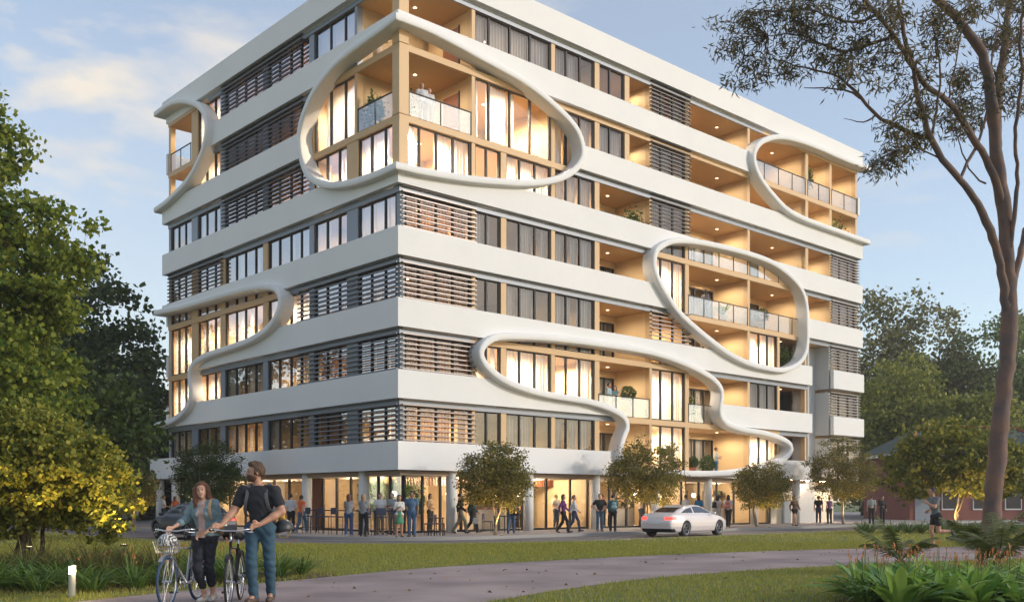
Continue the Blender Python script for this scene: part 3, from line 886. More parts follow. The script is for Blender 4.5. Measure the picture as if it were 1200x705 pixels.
# plant wall
rgp = np.random.default_rng(5)
def leaf_cloud(pts, size, rg, flat=0.0, asp=.45, droop=0.0):
    """one bent diamond per point; returns V,F"""
    n = len(pts); sz = size * rg.uniform(.6, 1.3, n)
    d = rg.normal(size=(n, 3)); d[:, 2] = d[:, 2] * (1 - flat) - droop; d /= np.linalg.norm(d, axis=1)[:, None]
    u_ = rg.normal(size=(n, 3)); s_ = np.cross(d, u_); s_ /= np.linalg.norm(s_, axis=1)[:, None] + 1e-9
    up = np.cross(s_, d)
    L_ = d * sz[:, None]; S_ = s_ * (sz * asp)[:, None]
    mid = pts + L_ * .5 + up * (sz * .08)[:, None]
    V = np.stack([pts, mid + S_, pts + L_, mid - S_], 1).reshape(-1, 3)
    return V, np.arange(4 * n).reshape(-1, 4)
M_PWALL = mat("plant_wall_leaf", (.05, .10, .025), .7, island=(.13, .20, .05), transl=.3)
P_ = np.c_[rgp.uniform(2.3, 8.8, 5000), rgp.uniform(5.85, 6.0, 5000), rgp.uniform(.9, 2.3, 5000)]
P_2 = np.c_[rgp.uniform(3.9, 4.1, 5000), rgp.uniform(3.6, 8.8, 5000), rgp.uniform(.9, 2.3, 5000)]
gp = MB(); gp.box(2.3, 6.01, 0, 9, 6.1, F(1) - .01).build("inner_wall", M_FITWALL, bld)
V, F_ = leaf_cloud(np.vstack([P_[P_[:, 0] < 5.6]]), .16, rgp)
obj("plant_wall", mesh_np("plant_wall", V, F_), M_PWALL, bld)
MB().box(4.12, 3.8, 0, 4.2, 9, F(1) - .01).build("inner_wall", M_FITWALL, bld)
V, F_ = leaf_cloud(P_2, .16, rgp)
o = obj("plant_wall", mesh_np("plant_wall", V, F_), M_PWALL, bld)
P_3 = np.c_[rgp.uniform(10.2, 11.2, 1200), rgp.uniform(6.9, 7.0, 1200), rgp.uniform(1.7, 2.1, 1200)]
V, F_ = leaf_cloud(P_3, .14, rgp); obj("plant_shelf", mesh_np("plant_shelf", V, F_), M_PWALL, bld)
# fins, shelves and counters in the shops
fn = MB()
for q in range(70): fn.box(9.2 + q * .28, 8.86, 0, 9.27 + q * .28, 8.998, F(1) - .01)
fn.build("wall_battens", M_TIMBER, bld)
rs = random.Random(9)
MITEM = [mat("item_%d" % i, c, .6) for i, c in enumerate(((.5, .45, .38), (.12, .05, .03), (.08, .14, .06), (.45, .2, .08), (.1, .12, .16)))]
for (x, y, w) in ((10.3, 4.6, 1.6), (14.2, 3.8, 1.8), (18.4, 4.2, 1.5), (22.7, 3.9, 1.8), (26.6, 4.0, 1.6)):
    sh = MB()
    for z in (.45, .9, 1.35, 1.8): sh.box(x, y, z, x + w, y + .35, z + .03)
    for q in (0, w / 2, w): sh.box(x + q - .015, y, 0.02, x + q + .015, y + .35, 2.05)
    so = sh.build("shelf_unit", M_BLACK, bld)
    for i, mm_ in enumerate(MITEM):
        b_ = MB()
        for z in (.48, .93, 1.38, 1.83):
            for q in range(2):
                xx = x + rs.uniform(.05, w - .25); b_.box(xx, y + .06, z, xx + rs.uniform(.06, .2), y + .24, z + rs.uniform(.1, .28))
        b_.build("shelf_goods", mm_, so)
for (x, w) in ((6.3, 2.2), (16.0, 2.0), (20.6, 1.6), (24.4, 2.0)):
    MB().box(x, 2.6, .02, x + w, 3.1, 1.0).build("counter", M_PLASTER, bld); MB().box(x - .05, 2.55, 1.003, x + w + .05, 3.15, 1.05).build("counter_top", M_DOOR, bld)
for (x, w) in ((9.9, .8), (13.6, .7), (19.9, .9), (25.5, .7)):
    MB().box(x, 8.8, 1.2, x + w, 8.85, 2.2).build("picture_frame", M_BLACK, bld); MB().box(x + .05, 8.78, 1.25, x + w - .05, 8.797, 2.15).build("picture", MITEM[0], bld)
# shop lamps
for (x, y) in ((5.5, 4.3), (8.3, 4.5), (11, 4.3), (14.5, 4.5), (17.5, 4.5), (20, 5), (23, 4.5), (26.5, 4.5), (2.6, 5.0), (2.4, 7.2), (2.6, 11.0), (2.6, 13.5), (2.6, 16), (2.6, 19)):
    so = MB().box(x - .3, y - .1, F(1) - .03, x + .3, y + .1, F(1) - .004).build("ceiling_light", M_LAMP, bld)
    ld = bpy.data.lights.new("shop_lamp", 'POINT'); ld.energy = 200 if y > 4.9 and x < 4 else 175; ld.color = (1.0, .81, .55); ld.shadow_soft_size = .1
    lo_ = bpy.data.objects.new("lamp", ld); COL.objects.link(lo_); lo_.parent = so; lo_.location = (x, y - 1.2 if x > 4 else y, 2.35)
for q in range(4):
    lamp("soffit_light", 31.0 + q * 2, .9, 31.25 + q * 2, 1.15, F(1) - .0, M_LAMPW)
M_GLOBE = mat("globe_lamp", (1, .95, .85), .5, emit=(1, .82, .55), emit_s=10)
for i, (x, y) in enumerate(((4.6, 2.4), (7.6, 2.5), (9.8, 3.2), (15.2, 3.2), (19.0, 3.3), (24.2, 3.2), (3.1, 4.6), (3.2, 6.5))):
    b = MB(); b.tube([(x, y, 1.85), (x, y, F(1) - .03)], .008, 6); r = b.build("pendant_lamp", M_BLACK, bld)
    mb = MB(); mb.lathe([(.02, -.12), (.09, -.09), (.12, 0), (.09, .09), (.02, .12)], (x, y, 1.75), 14); mb.build("globe", M_GLOBE, r, True)
# ================================================================== trees and plants
class Geo:
    """accumulates tubes/leaves as numpy"""
    def __init__(s): s.V = []; s.F4 = []; s.n = 0
    def add(s, V, F_):
        s.V.append(np.asarray(V, float)); s.F4.append(np.asarray(F_) + s.n); s.n += len(V)
    def tube(s, P, r, n=6):
        P = np.asarray(P, float); N = len(P); r = np.broadcast_to(np.asarray(r, float), (N,))
        T = np.gradient(P, axis=0); T /= np.linalg.norm(T, axis=1)[:, None] + 1e-9
        ref = np.array([.3, .9, .1]) if abs(T[0] @ np.array([.3, .9, .1])) < .9 else np.array([1., 0, 0])
        A = np.cross(T, ref); A /= np.linalg.norm(A, axis=1)[:, None] + 1e-9; B = np.cross(T, A)
        th = np.arange(n) * 2 * np.pi / n
        V = (P[:, None] + (A[:, None] * np.cos(th)[None, :, None] + B[:, None] * np.sin(th)[None, :, None]) * r[:, None, None]).reshape(-1, 3)
        i = np.arange(N - 1)[:, None] * n; k = np.arange(n)[None]; k2 = (k + 1) % n
        F_ = np.stack([i + k, i + k2, i + n + k2, i + n + k], -1).reshape(-1, 4)
        s.add(V, F_)
    def mesh(s, name): return mesh_np(name, np.vstack(s.V), np.vstack(s.F4))

def leafmat(name, c0, c1, tr=.3): return mat(name, c0, .6, island=c1, transl=tr, spec=.3)
L_DARK = leafmat("leaf_dark_green", (.028, .055, .016), (.095, .135, .03))
L_MID = leafmat("leaf_mid_green", (.05, .085, .022), (.14, .18, .045))
L_YEL = leafmat("leaf_yellow_green", (.08, .12, .02), (.34, .31, .05), .4)
L_GOLD = leafmat("leaf_golden", (.08, .12, .02), (.36, .33, .045), .4)
L_GYEL = leafmat("leaf_bright_olive", (.11, .15, .03), (.38, .38, .08), .4)
L_OLIVE = leafmat("leaf_olive", (.06, .08, .02), (.32, .26, .06), .35)
L_GUM = leafmat("leaf_gum", (.045, .055, .02), (.22, .16, .06), .35)
L_HAZY = leafmat("leaf_hazed_green", (.10, .15, .05), (.28, .32, .11), .4)  # distance haze is put into this lightened leaf colour
L_HAZ2 = leafmat("leaf_hazed_olive", (.11, .13, .055), (.32, .29, .12), .4)  # olive leaves paled in colour to stand in for haze
L_BLUE = leafmat("leaf_pine_green", (.018, .035, .02), (.05, .075, .035), .2)
BARK = mat("bark_brown", (.12, .08, .055), .95, noise=(6, (.07, .05, .035), .9), bump=(18, .8))
BARKP = mat("bark_pale", (.30, .24, .17), .9, noise=(5, (.2, .15, .1), .8), bump=(18, .5))
BARKG = mat("bark_gum", (.085, .066, .068), .8, noise=(1.6, (.17, .095, .065), 1.0), bump=(9, .9))

def crown_points(blobs, n, rg, shell=.55):
    out = []
    vol = np.array([b[3] * b[4] * b[5] for b in blobs]); vol = vol / vol.sum()
    for b, w in zip(blobs, vol):
        m = max(3, int(n * w)); d = rg.normal(size=(m, 3)); d /= np.linalg.norm(d, axis=1)[:, None]
        rad = (shell + (1 - shell) * rg.random(m)) ** .6 * (1 + .10 * rg.normal(size=m))
        out.append(np.array(b[:3]) + d * rad[:, None] * np.array(b[3:6]))
    return np.vstack(out)
def tree(name, label, loc, trunk, blobs, nclus=120, per=60, leaf=.12, spread=.35, lm=None, bm=None, seed=0, cat="tree", group=None,
         rtr=.15, asp=.4, droop=0.0, flat=0.0, limb_r=1.0, multi=1, top_frac=.75):
    """trunk: height where crown limbs begin ; blobs: (x,y,z,rx,ry,rz) relative to loc"""
    rg = np.random.default_rng(seed)
    root = empty(name, loc, 0, label, cat, group)
    C_ = crown_points(blobs, nclus, rg)
    C_ = C_[C_[:, 2] > .15]
    g_ = Geo()
    cen = np.mean([b[:3] for b in blobs], 0)
    nodes = []; rads = []
    for q in range(multi):
        a0 = rg.normal(size=2) * (.12 if multi > 1 else 0)
        topz = cen[2] + .3 * blobs[0][5]
        sp = rg.normal(size=2) * (.35 if multi > 1 else .1)
        P = np.array([[a0[0], a0[1], -.05], [a0[0] * 1.2 + sp[0] * .2, a0[1] * 1.2 + sp[1] * .2, trunk * .5], [cen[0] * .3 + a0[0] + sp[0] * .6, cen[1] * .3 + a0[1] + sp[1] * .6, trunk], [cen[0] * .8 + sp[0], cen[1] * .8 + sp[1], (trunk + topz) / 2], [cen[0] + sp[0], cen[1] + sp[1], topz]])
        P = np.array(catmull([p for p in P], step=max(.15, trunk / 12)))
        P += np.c_[rg.normal(size=(len(P), 2)) * rtr * .12, np.zeros(len(P))]
        f_ = np.linspace(0, 1, len(P)); r = rtr / multi ** .5 * (1 - .8 * f_) * (1 + .5 * np.exp(-f_ * 25))
        g_.tube(P, r, 10)
        nodes += list(P[P[:, 2] > trunk * top_frac]); rads += list(r[P[:, 2] > trunk * top_frac])
    g_mesh_tr = g_.mesh("trunk"); o = obj("trunk", g_mesh_tr, bm or BARK, root, True)
    gl = Geo(); nodes = [np.array(q) for q in nodes]
    order = np.argsort(np.linalg.norm(C_ - cen, axis=1))
    for i in order:
        c = C_[i]; N_ = np.array(nodes); dd = np.linalg.norm(N_ - c, axis=1) + .6 * np.maximum(0, N_[:, 2] - c[2])
        j_ = int(np.argmin(dd)); p0 = N_[j_]; r0 = rads[j_]
        L_ = np.linalg.norm(c - p0)
        if L_ < .02: continue
        mid = (p0 + c) / 2 + rg.normal(size=3) * L_ * .10 + np.array([0, 0, L_ * .06])
        q = np.array([p0, (p0 * 1.2 + mid * .8) / 2, mid, (mid + c) / 2 + rg.normal(size=3) * L_ * .04, c])
        ra = min(r0 * .62, .012 * L_ + .35 * r0) * limb_r + .004
        rr = np.linspace(ra, max(.004, ra * .35), 5); gl.tube(q, rr, 5)
        for t_ in (1, 2, 3, 4): nodes.append(q[t_]); rads.append(rr[t_])
    obj("limbs", gl.mesh("limbs"), bm or BARK, root, True)
    n = len(C_); k = (per * rg.uniform(.5, 1.5, n)).astype(int)
    idx = np.repeat(np.arange(n), k); pts = C_[idx] + rg.normal(size=(len(idx), 3)) * spread * np.array([1, 1, .6])
    pts = pts[pts[:, 2] > .1]
    V, F_ = leaf_cloud(pts, leaf, rg, flat, asp, droop)
    obj("foliage", mesh_np("foliage", V, F_), lm or L_MID, root)
    return root

SG = "young trees planted along the pavement"
uplit = []
def street(label, s_, face, hh, rw_, seed, lm, base=.95, dens=1.0, dx=0.0, off=-2.8):
    p = W(s_, off) if face == 'R' else W(off, s_)
    zc = (hh + base) / 2
    o = tree("street_tree", label, (p[0], p[1], 0), 1.0, [(dx, 0, zc + .1, rw_, rw_, (hh - base) / 2 * .95), (dx - .3 * rw_, .1, zc - .25, rw_ * .75, rw_ * .8, (hh - base) / 2 * .7), (dx + .35 * rw_, -.1, zc - .3, rw_ * .75, rw_ * .8, (hh - base) / 2 * .65)],
             nclus=int(260 * dens), per=75, leaf=.095, spread=.17, lm=lm, bm=BARKP, seed=seed, group=SG, rtr=.075, asp=.35, multi=2 if seed % 2 else 1)
    uplit.append((p[0], p[1]))
    return o
street("small street tree in front of the right face, nearest the building corner", 2.92, 'R', 3.8, 1.35, 11, L_OLIVE)
street("broad street tree behind the tail of the white car", 12.62, 'R', 4.4, 1.7, 21, L_OLIVE)
street("street tree just right of the white car's bonnet, under the ring", 22.32, 'R', 3.5, 1.35, 31, L_OLIVE)
street("dark rounded street tree in front of the recessed end wall", 31.0, 'R', 5.2, 1.9, 40, L_OLIVE, base=1.2)
street("dark street tree behind the heads of the couple with bicycles", 11.64, 'L', 4.4, 1.5, 51, L_DARK)
street("small street tree with pale trunk behind the dark car's bonnet", 20.83, 'L', 3.2, 1.15, 61, L_OLIVE)

# big tree and others on the left
tree("broadleaf_tree", "tall leafy tree at the left edge, lit yellow on its right side", (-16.9, 30, 0), 3.2,
     [(0.6, 0, 7.6, 2.9, 2.8, 3.4), (2.0, -.4, 6.3, 2.0, 1.8, 1.8), (0, 0, 10.8, 2.2, 2.0, 2.6), (1.5, 0, 4.6, 2.5, 2.2, 1.7), (3.1, .3, 8.4, 1.3, 1.2, 1.1), (1.6, .2, 12.2, 1.0, 1.0, 1.2), (3.6, 0, 9.4, .9, .9, .8)], nclus=430, per=80, leaf=.165, spread=.24, lm=leafmat("leaf_fresh_green", (.06, .12, .02), (.33, .36, .05), .5), seed=3, rtr=.28, asp=.5)
tree("broadleaf_tree", "dark dense tree low at the left edge, behind the yellow shrub", (-18.0, 37, 0), 2.0,
     [(-1, 0, 4.2, 4.0, 3, 3.4), (2.2, 0, 3.6, 2.6, 2.2, 2.6)], nclus=260, per=70, leaf=.2, spread=.45, lm=L_DARK, seed=4, rtr=.25, asp=.45)
for i, (x, y, hh, r_, lab, lm, sd_) in enumerate((
        (-27.6, 66, 18.5, 4.2, "tall dark tree touching the building's left end", L_DARK, 71),
        (-31.8, 66, 17.2, 3.6, "dark tree second from the building's left end", L_DARK, 72),
        (-36.5, 70, 15.0, 4.4, "dark tree third from the building's left end, mostly behind the lit tree", L_BLUE, 73),
        (-43, 72, 14.0, 5, "far dark tree hidden behind the lit tree on the left", L_DARK, 74),
        (-50, 62, 17, 6, "tall dark tree beyond the left edge, nearest the road bend", L_DARK, 76),
        (-58, 74, 20, 7, "tallest dark tree beyond the left edge", L_DARK, 77),
        (-47, 84, 19, 6, "dark tree behind the wood on the left", L_BLUE, 78),
        (-28.6, 76, 11, 4.0, "lower dark tree filling the gap beside the parked silver car", L_BLUE, 75))):
    tree("dark_tree", lab, (x, y, -.15), hh * .25, [(0, 0, hh * .66, r_ * .8, r_ * .8, hh * .33), (r_ * .3, -1, hh * .42, r_ * .9, r_, hh * .28), (-r_ * .4, 0, hh * .36, r_ * .8, r_, hh * .3), (.3, 0, hh * .16, r_ * .9, r_ * .8, hh * .14)],
         nclus=330, per=60, leaf=.36, spread=.55, lm=lm, seed=sd_, group="dark trees beyond the left end", rtr=.35, asp=.45)
# golden shrub
tree("golden_shrub", "rounded shrub with yellow lit leaf rosettes beside the path", (-9.3, 19.6, 0), .5,
     [(-.2, 0, 2.0, 1.55, 1.3, 1.25), (.75, -.2, 1.9, 1.15, 1.1, .95), (-1.4, .2, 1.9, 1.2, 1.1, 1.2), (1.1, -.1, 1.2, .8, .8, .5)], nclus=640, per=55, leaf=.095, spread=.09, lm=L_GOLD, seed=8, cat="shrub", rtr=.12, asp=.45, multi=4)
# right side
tree("broadleaf_tree", "yellow green tree in front of the red roofed house", (22.6, 51.5, 0), 1.3,
     [(0, 0, 3.6, 2.6, 2.2, 1.9), (-2.1, 0, 2.9, 1.6, 1.5, 1.4), (1.8, 0, 3.1, 1.9, 1.8, 1.6), (3.6, .3, 3.0, 1.5, 1.4, 1.5)], nclus=520, per=45, leaf=.19, spread=.2, lm=L_YEL, bm=BARKP, seed=9, rtr=.13, asp=.55, multi=3)
uplit.append((22.6, 51.2))
for i, (x, y, hh, r_, lab, lm, sd_, sp) in enumerate((
        (35.2, 100, 23.5, 4.5, "sparse gum tree standing just right of the building's far end", L_HAZ2, 81, .8),
        (41.5, 100, 22.0, 4.6, "second gum tree right of the building with a rounded pale top", L_HAZ2, 82, .7),
        (46.5, 97, 20.5, 4.6, "bushy green tree behind the gum trunk, third from the building", L_HAZY, 83, .7),
        (52.5, 99, 21, 5.0, "green tree at the right edge behind the trunk", L_HAZY, 84, .7),
        (33.0, 86, 14.0, 4.6, "low yellow green tree close to the building's far end", L_GYEL, 85, .6),
        (38.5, 82, 10.5, 3.8, "rounded low tree rising behind the red roofed house", L_GYEL, 86, .6),
        (46.0, 88, 13.5, 5.2, "dark tree behind the house roof, right of the low yellow trees", L_MID, 87, .6))):
    tree("background_tree", lab, (x, y, -.15), hh * .25, [(0, 0, hh * .70, r_ * .8, r_ * .8, hh * .27), (r_ * .45, -1, hh * .46, r_ * .85, r_, hh * .28), (-r_ * .45, 0, hh * .44, r_ * .8, r_, hh * .28), (.3, 0, hh * .2, r_, r_ * .8, hh * .16)],
         nclus=300, per=60, leaf=.38, spread=sp, lm=lm, seed=sd_, group="trees behind the red roofed house", rtr=.4, asp=.4)

# ------------------------------------------------------------------ gum tree
GX, GY = 15.6, 31.4
def gp_(px, py, dy=0.0):
    d = GY + dy; return np.array([(px - 600) / 1177 * d, d, 1.39 + (587 - py) / 1177 * d])
gum = empty("gum_tree", (GX, GY, 0), 0, "tall gum tree with leaning bare trunk and drooping leaves at the right edge", "tree")
gum_paths = {
 'trunk': ([(1162, 642, 0), (1163, 600, 0), (1168, 540, 0), (1176, 460, .1), (1183, 380, .2), (1182, 320, .2), (1179, 270, .2), (1174, 225, .2), (1168, 187, .1)], .29, .20),
 'a': ([(1168, 187, .1), (1165, 150, 0), (1160, 106, -.2), (1152, 64, -.5), (1134, 38, -.8), (1117, 17, -1.1), (1096, -3, -1.4), (1075, -40, -1.8)], .20, .09),
 'b': ([(1172, 215, .2), (1168, 160, .4), (1170, 110, .6), (1175, 70, .8), (1181, 25, 1.0), (1186, -30, 1.3)], .17, .09),
 'c': ([(1176, 245, .2), (1160, 195, -.3), (1134, 152, -.8), (1112, 119, -1.3), (1087, 102, -1.7), (1070, 77, -2.2), (1049, 43, -2.6), (1027, 17, -2.9), (1005, -10, -3.2)], .13, .05),
 'd': ([(1181, 370, .2), (1172, 310, 0), (1160, 270, -.3), (1146, 240, -.6), (1125, 210, -1.0), (1104, 187, -1.3), (1091, 162, -1.5), (1080, 130, -1.7), (1074, 106, -1.9), (1070, 80, -2.1), (1060, 40, -2.4), (1052, 0, -2.6)], .15, .05),
 'e': ([(1091, 162, -1.5), (1070, 157, -1.3), (1044, 145, -1.1), (1023, 132, -1.0), (1002, 106, -.9), (985, 92, -.8), (968, 85, -.7), (945, 80, -.6), (920, 72, -.5)], .075, .018),
 'e2': ([(1008, 115, -.9), (990, 105, -.6), (965, 103, -.3), (942, 103, 0)], .04, .012),
 'e3': ([(1026, 135, -1.0), (1018, 142, -.9), (1005, 142, -.6), (989, 139, -.3)], .03, .008),
 'f': ([(1049, 43, -2.6), (1020, 52, -2.4), (990, 60, -2.1), (960, 50, -1.8), (930, 40, -1.5), (900, 42, -1.2)], .055, .012),
 'g': ([(1027, 17, -2.9), (1000, 28, -2.8), (975, 20, -2.6), (945, 12, -2.4), (915, 15, -2.2)], .045, .012),
 'h': ([(1070, 60, -2.2), (1050, 62, -2.6), (1030, 62, -2.9), (1008, 76, -3.0), (995, 88, -3.1)], .035, .01),
 'i': ([(1125, 210, -1.0), (1134, 190, -.8), (1145, 170, -.4), (1155, 140, -.2), (1160, 100, 0), (1163, 60, .2)], .055, .03),
 'j': ([(1183, 345, .2), (1195, 300, .5), (1205, 262, .9), (1222, 220, 1.3), (1240, 180, 1.6)], .12, .06),
 'k': ([(1183, 300, .1), (1192, 215, -.3), (1190, 150, -.8), (1198, 95, -1.2), (1196, 40, -1.6), (1204, -10, -2)], .07, .04),
 'l': ([(1091, 162, -1.5), (1097, 130, -1.6), (1102, 98, -1.7), (1100, 60, -1.9), (1092, 30, -2)], .045, .02),
 'm': ([(1112, 119, -1.3), (1115, 100, -1.4), (1122, 60, -1.5), (1130, 20, -1.6)], .03, .015),
 'n': ([(1104, 187, -1.3), (1085, 178, -1.2), (1068, 172, -1.1), (1050, 176, -1)], .03, .008),
 'o': ([(1087, 102, -1.7), (1065, 118, -1.8), (1052, 130, -1.9), (1045, 150, -2)], .035, .01),
 'p': ([(1175, 70, .8), (1186, 50, 1.2), (1198, 35, 1.6)], .05, .02),
 'q': ([(1155, 215, -.2), (1140, 205, .3), (1125, 170, .8), (1120, 140, 1.1), (1128, 110, 1.4)], .03, .01),
}
gt, gl_ = Geo(), Geo(); tipsG = []
rgG = np.random.default_rng(77)
for nm, (P, r0, r1) in gum_paths.items():
    Q = np.array(catmull([gp_(*p) for p in P], step=.25)) - np.array([GX, GY, 0])
    if nm == 'trunk': Q = np.vstack([[Q[0][0], Q[0][1], -.1], Q])
    Q[1:-1] += rgG.normal(size=(len(Q) - 2, 3)) * .015
    n_ = len(Q); f_ = np.linspace(0, 1, n_); rr = r0 + (r1 - r0) * f_
    rr = rr * (1 + .06 * np.sin(f_ * 21 + r0 * 50) + .03 * rgG.normal(size=n_))
    if nm == 'trunk': rr *= 1 + .18 * np.exp(-f_ * 18)
    (gt if nm in ('trunk',) else gl_).tube(Q, rr, 14 if r0 > .1 else 7)
    tipsG.append(Q)
obj("trunk", gt.mesh("trunk"), BARKG, gum, True)
# leaf clusters (photo layout), hung on twigs
clus = [(870, 20, -1.4), (885, 45, -1.4), (900, 70, -1.2), (875, 85, -1.0), (915, 25, -1.8), (930, 55, -1.5), (945, 20, -2.2), (955, 70, -1.2), (975, 35, -2.2), (985, 62, -2.0), (1000, 20, -2.7), (1015, 50, -2.5), (1025, 80, -2.8), (1000, 85, -2.9), (960, 45, -2.0), (1030, 30, -2.9), (1045, 60, -2.7), (905, 5, -2), (940, -5, -2.4), (980, 0, -2.6), (1020, 0, -3), (860, 50, -1.2), (920, 80, -1.0), (1060, 25, -2.5), (1080, 5, -2.2),
        (1055, 135, -1.9), (1048, 150, -2.0), (1060, 165, -1.1), (1050, 180, -1.0), (1045, 190, -1.0), (1072, 150, -1.6), (1080, 128, -1.7), (1035, 195, -1),
        (1105, 45, -2), (1100, 60, -1.9), (1120, 25, -1.6), (1092, 28, -2), (1122, 90, 1.2), (1118, 110, 1.2), (1130, 125, 1.2), (1140, 85, .2), (1135, 140, .8), (1150, 100, .2), (1125, 145, 1.1), (1108, 135, -1.3),
        (1190, 15, -1.6), (1196, 50, 1.5), (1195, 80, -1.2), (1200, 105, -1.2), (1188, 35, 1.2), (1150, 15, .2), (1165, 30, .3), (1205, 130, 1.8), (1178, 5, 1.2), (1140, 5, -1.5), (1200, 5, -1.9), (1060, 90, -2.1), (1170, 60, .6)]
allN = np.vstack(tipsG[1:]); LV = []
for (px, py, dy) in clus:
    c0 = gp_(px, py, dy) - np.array([GX, GY, 0])
    big = px < 1065 and py < 95
    for q in range(6 if big else 5):
        c = c0 + rgG.normal(size=3) * np.array([.34, .45, .22]) * (1.0 if big else .8)
        j_ = int(np.argmin(np.linalg.norm(allN - c, axis=1))); p0 = allN[j_]; L_ = np.linalg.norm(c - p0)
        mid = (p0 + c) / 2 + rgG.normal(size=3) * .08 * L_ + np.array([0, 0, .08 * L_])
        gl_.tube([p0, (p0 + mid) / 2 + rgG.normal(size=3) * .03, mid, (mid + c) / 2, c], np.linspace(min(.02, .01 + .008 * L_), .005, 5), 4)
        nl = int(rgG.uniform(26, 48))
        LV.append(c + rgG.normal(size=(nl, 3)) * np.array([.17, .17, .12]))
obj("limbs", gl_.mesh("limbs"), BARKG, gum, True)
V, F_ = leaf_cloud(np.vstack(LV), .235, rgG, .2, .095, .7)
obj("foliage", mesh_np("foliage", V, F_), L_GUM, gum)

# ------------------------------------------------------------------ strappy plants
def strap_clump(nl, L_, w, rg, arch=1.0, spread=.12, up=.55, seg=6):
    """arching strap leaves; returns V,F"""
    t = np.linspace(0, 1, seg + 1); Vs = []; Fs = []; k = 0
    for i in range(nl):
        a = rg.uniform(0, 2 * np.pi); ln = L_ * rg.uniform(.6, 1.15); ar = arch * rg.uniform(.5, 1.4)
        el = rg.uniform(up, 1.45)
        b0 = np.array([math.cos(a), math.sin(a)]) * spread * rg.random()
        r = ln * (t * math.cos(el) + .35 * ar * t ** 2); z = ln * (t * math.sin(el) - .42 * ar * t ** 2.2)
        wd = w * rg.uniform(.7, 1.2) * np.sin(np.pi * np.clip(t * .88 + .12, 0, 1)) ** .7; wd[-1] = w * .05
        c, s_ = math.cos(a), math.sin(a); tw = rg.uniform(-.3, .3)
        ctr = np.c_[b0[0] + c * r, b0[1] + s_ * r, np.maximum(z, .01)]
        sd_ = np.array([-s_ * math.cos(tw), c * math.cos(tw), math.sin(tw)])
        Lf = ctr + sd_ * wd[:, None] + np.array([0, 0, .35]) * wd[:, None]; Rt = ctr - sd_ * wd[:, None] + np.array([0, 0, .35]) * wd[:, None]
        V = np.stack([Lf, ctr, Rt], 1).reshape(-1, 3); Vs.append(V)
        for q in range(seg):
            Fs += [(k + 3 * q, k + 3 * q + 1, k + 3 * q + 4, k + 3 * q + 3), (k + 3 * q + 1, k + 3 * q + 2, k + 3 * q + 5, k + 3 * q + 4)]
        k += len(V)
    return np.vstack(Vs), np.array(Fs)
def flower_tips(n, h, rg, rad):
    Vs, Fs, k = [], [], 0; St = Geo()
    for i in range(n):
        a = rg.uniform(0, 6.28); r = rad * rg.random() ** .5; hh = h * rg.uniform(.8, 1.15)
        p = np.array([math.cos(a) * r, math.sin(a) * r, hh])
        St.tube([[p[0] * .5, p[1] * .5, 0], [p[0] * .8, p[1] * .8, hh * .6], p], [.006, .005, .004], 4)
        for m_ in range(3):
            d = np.array([rg.normal() * .3, rg.normal() * .3, 1.0]); d /= np.linalg.norm(d); s_ = np.cross(d, [rg.normal(), rg.normal(), .2]); s_ /= np.linalg.norm(s_)
            L_ = rg.uniform(.04, .075); b_ = p + np.array([0, 0, (m_ - 1) * .025])
            Vs.append(np.array([b_, b_ + d * L_ * .5 + s_ * .012, b_ + d * L_, b_ + d * L_ * .5 - s_ * .012])); Fs.append((k, k + 1, k + 2, k + 3)); k += 4
    return St, np.vstack(Vs), np.array(Fs)
M_STRAP = mat("strap_leaf", (.05, .12, .022), .45, island=(.18, .26, .045), transl=.3)
M_BROAD = mat("broad_leaf", (.07, .19, .035), .35, island=(.36, .52, .10), transl=.35)
M_FLOWER = mat("orange_flower", (.42, .13, .05), .6, island=(.55, .26, .10), transl=.3)
M_GRASSY = mat("tussock_leaf", (.07, .085, .02), .7, island=(.22, .19, .055), transl=.3)
M_FROND = mat("frond_leaf", (.05, .085, .02), .5, island=(.17, .17, .05), transl=.3)
rgs = np.random.default_rng(21)
def variants(name, n, args, m, flower=None):
    out = []
    for i in range(n):
        V, F_ = strap_clump(*args[:3], rgs, *args[3:])
        fm = None
        if flower:
            St, fv, ff = flower_tips(flower[0], flower[1], rgs, flower[2]); fm = (St.mesh(name + "_stalk"), mesh_np(name + "_flower", fv, ff))
            fm[0].materials.append(M_STRAP); fm[1].materials.append(M_FLOWER)
        me = mesh_np(name, V, F_); me.materials.append(m); out.append((me, fm))
    return out
def plant(name, var, loc, rz, sc, label, group, cat="plant"):
    me, fm = var
    r = empty(name, loc, rz, label, cat, group); r.scale = (sc, sc, sc)
    obj("leaves", me, None, r, True)
    if fm: obj("stalks", fm[0], None, r); obj("flowers", fm[1], None, r)
    return r
def place(n, fn, seed, mind, poly=None):
    rg = np.random.default_rng(seed); out = []
    tries = 0
    while len(out) < n and tries < 20000:
        tries += 1; p = fn(rg)
        if all((p[0] - q[0]) ** 2 + (p[1] - q[1]) ** 2 > mind ** 2 for q in out): out.append(p)
    return out
def zone(x, y, ys, xs, edge):
    """where in a bed a plant stands, as words"""
    q = x / y
    d = "front row" if y < ys[0] else "middle row" if y < ys[1] else "back row"
    h_ = "left end" if q < xs[0] else "left half" if q < xs[1] else "right half" if q < xs[2] else "right end"
    return "%s, %s of %s" % (d, h_, edge)
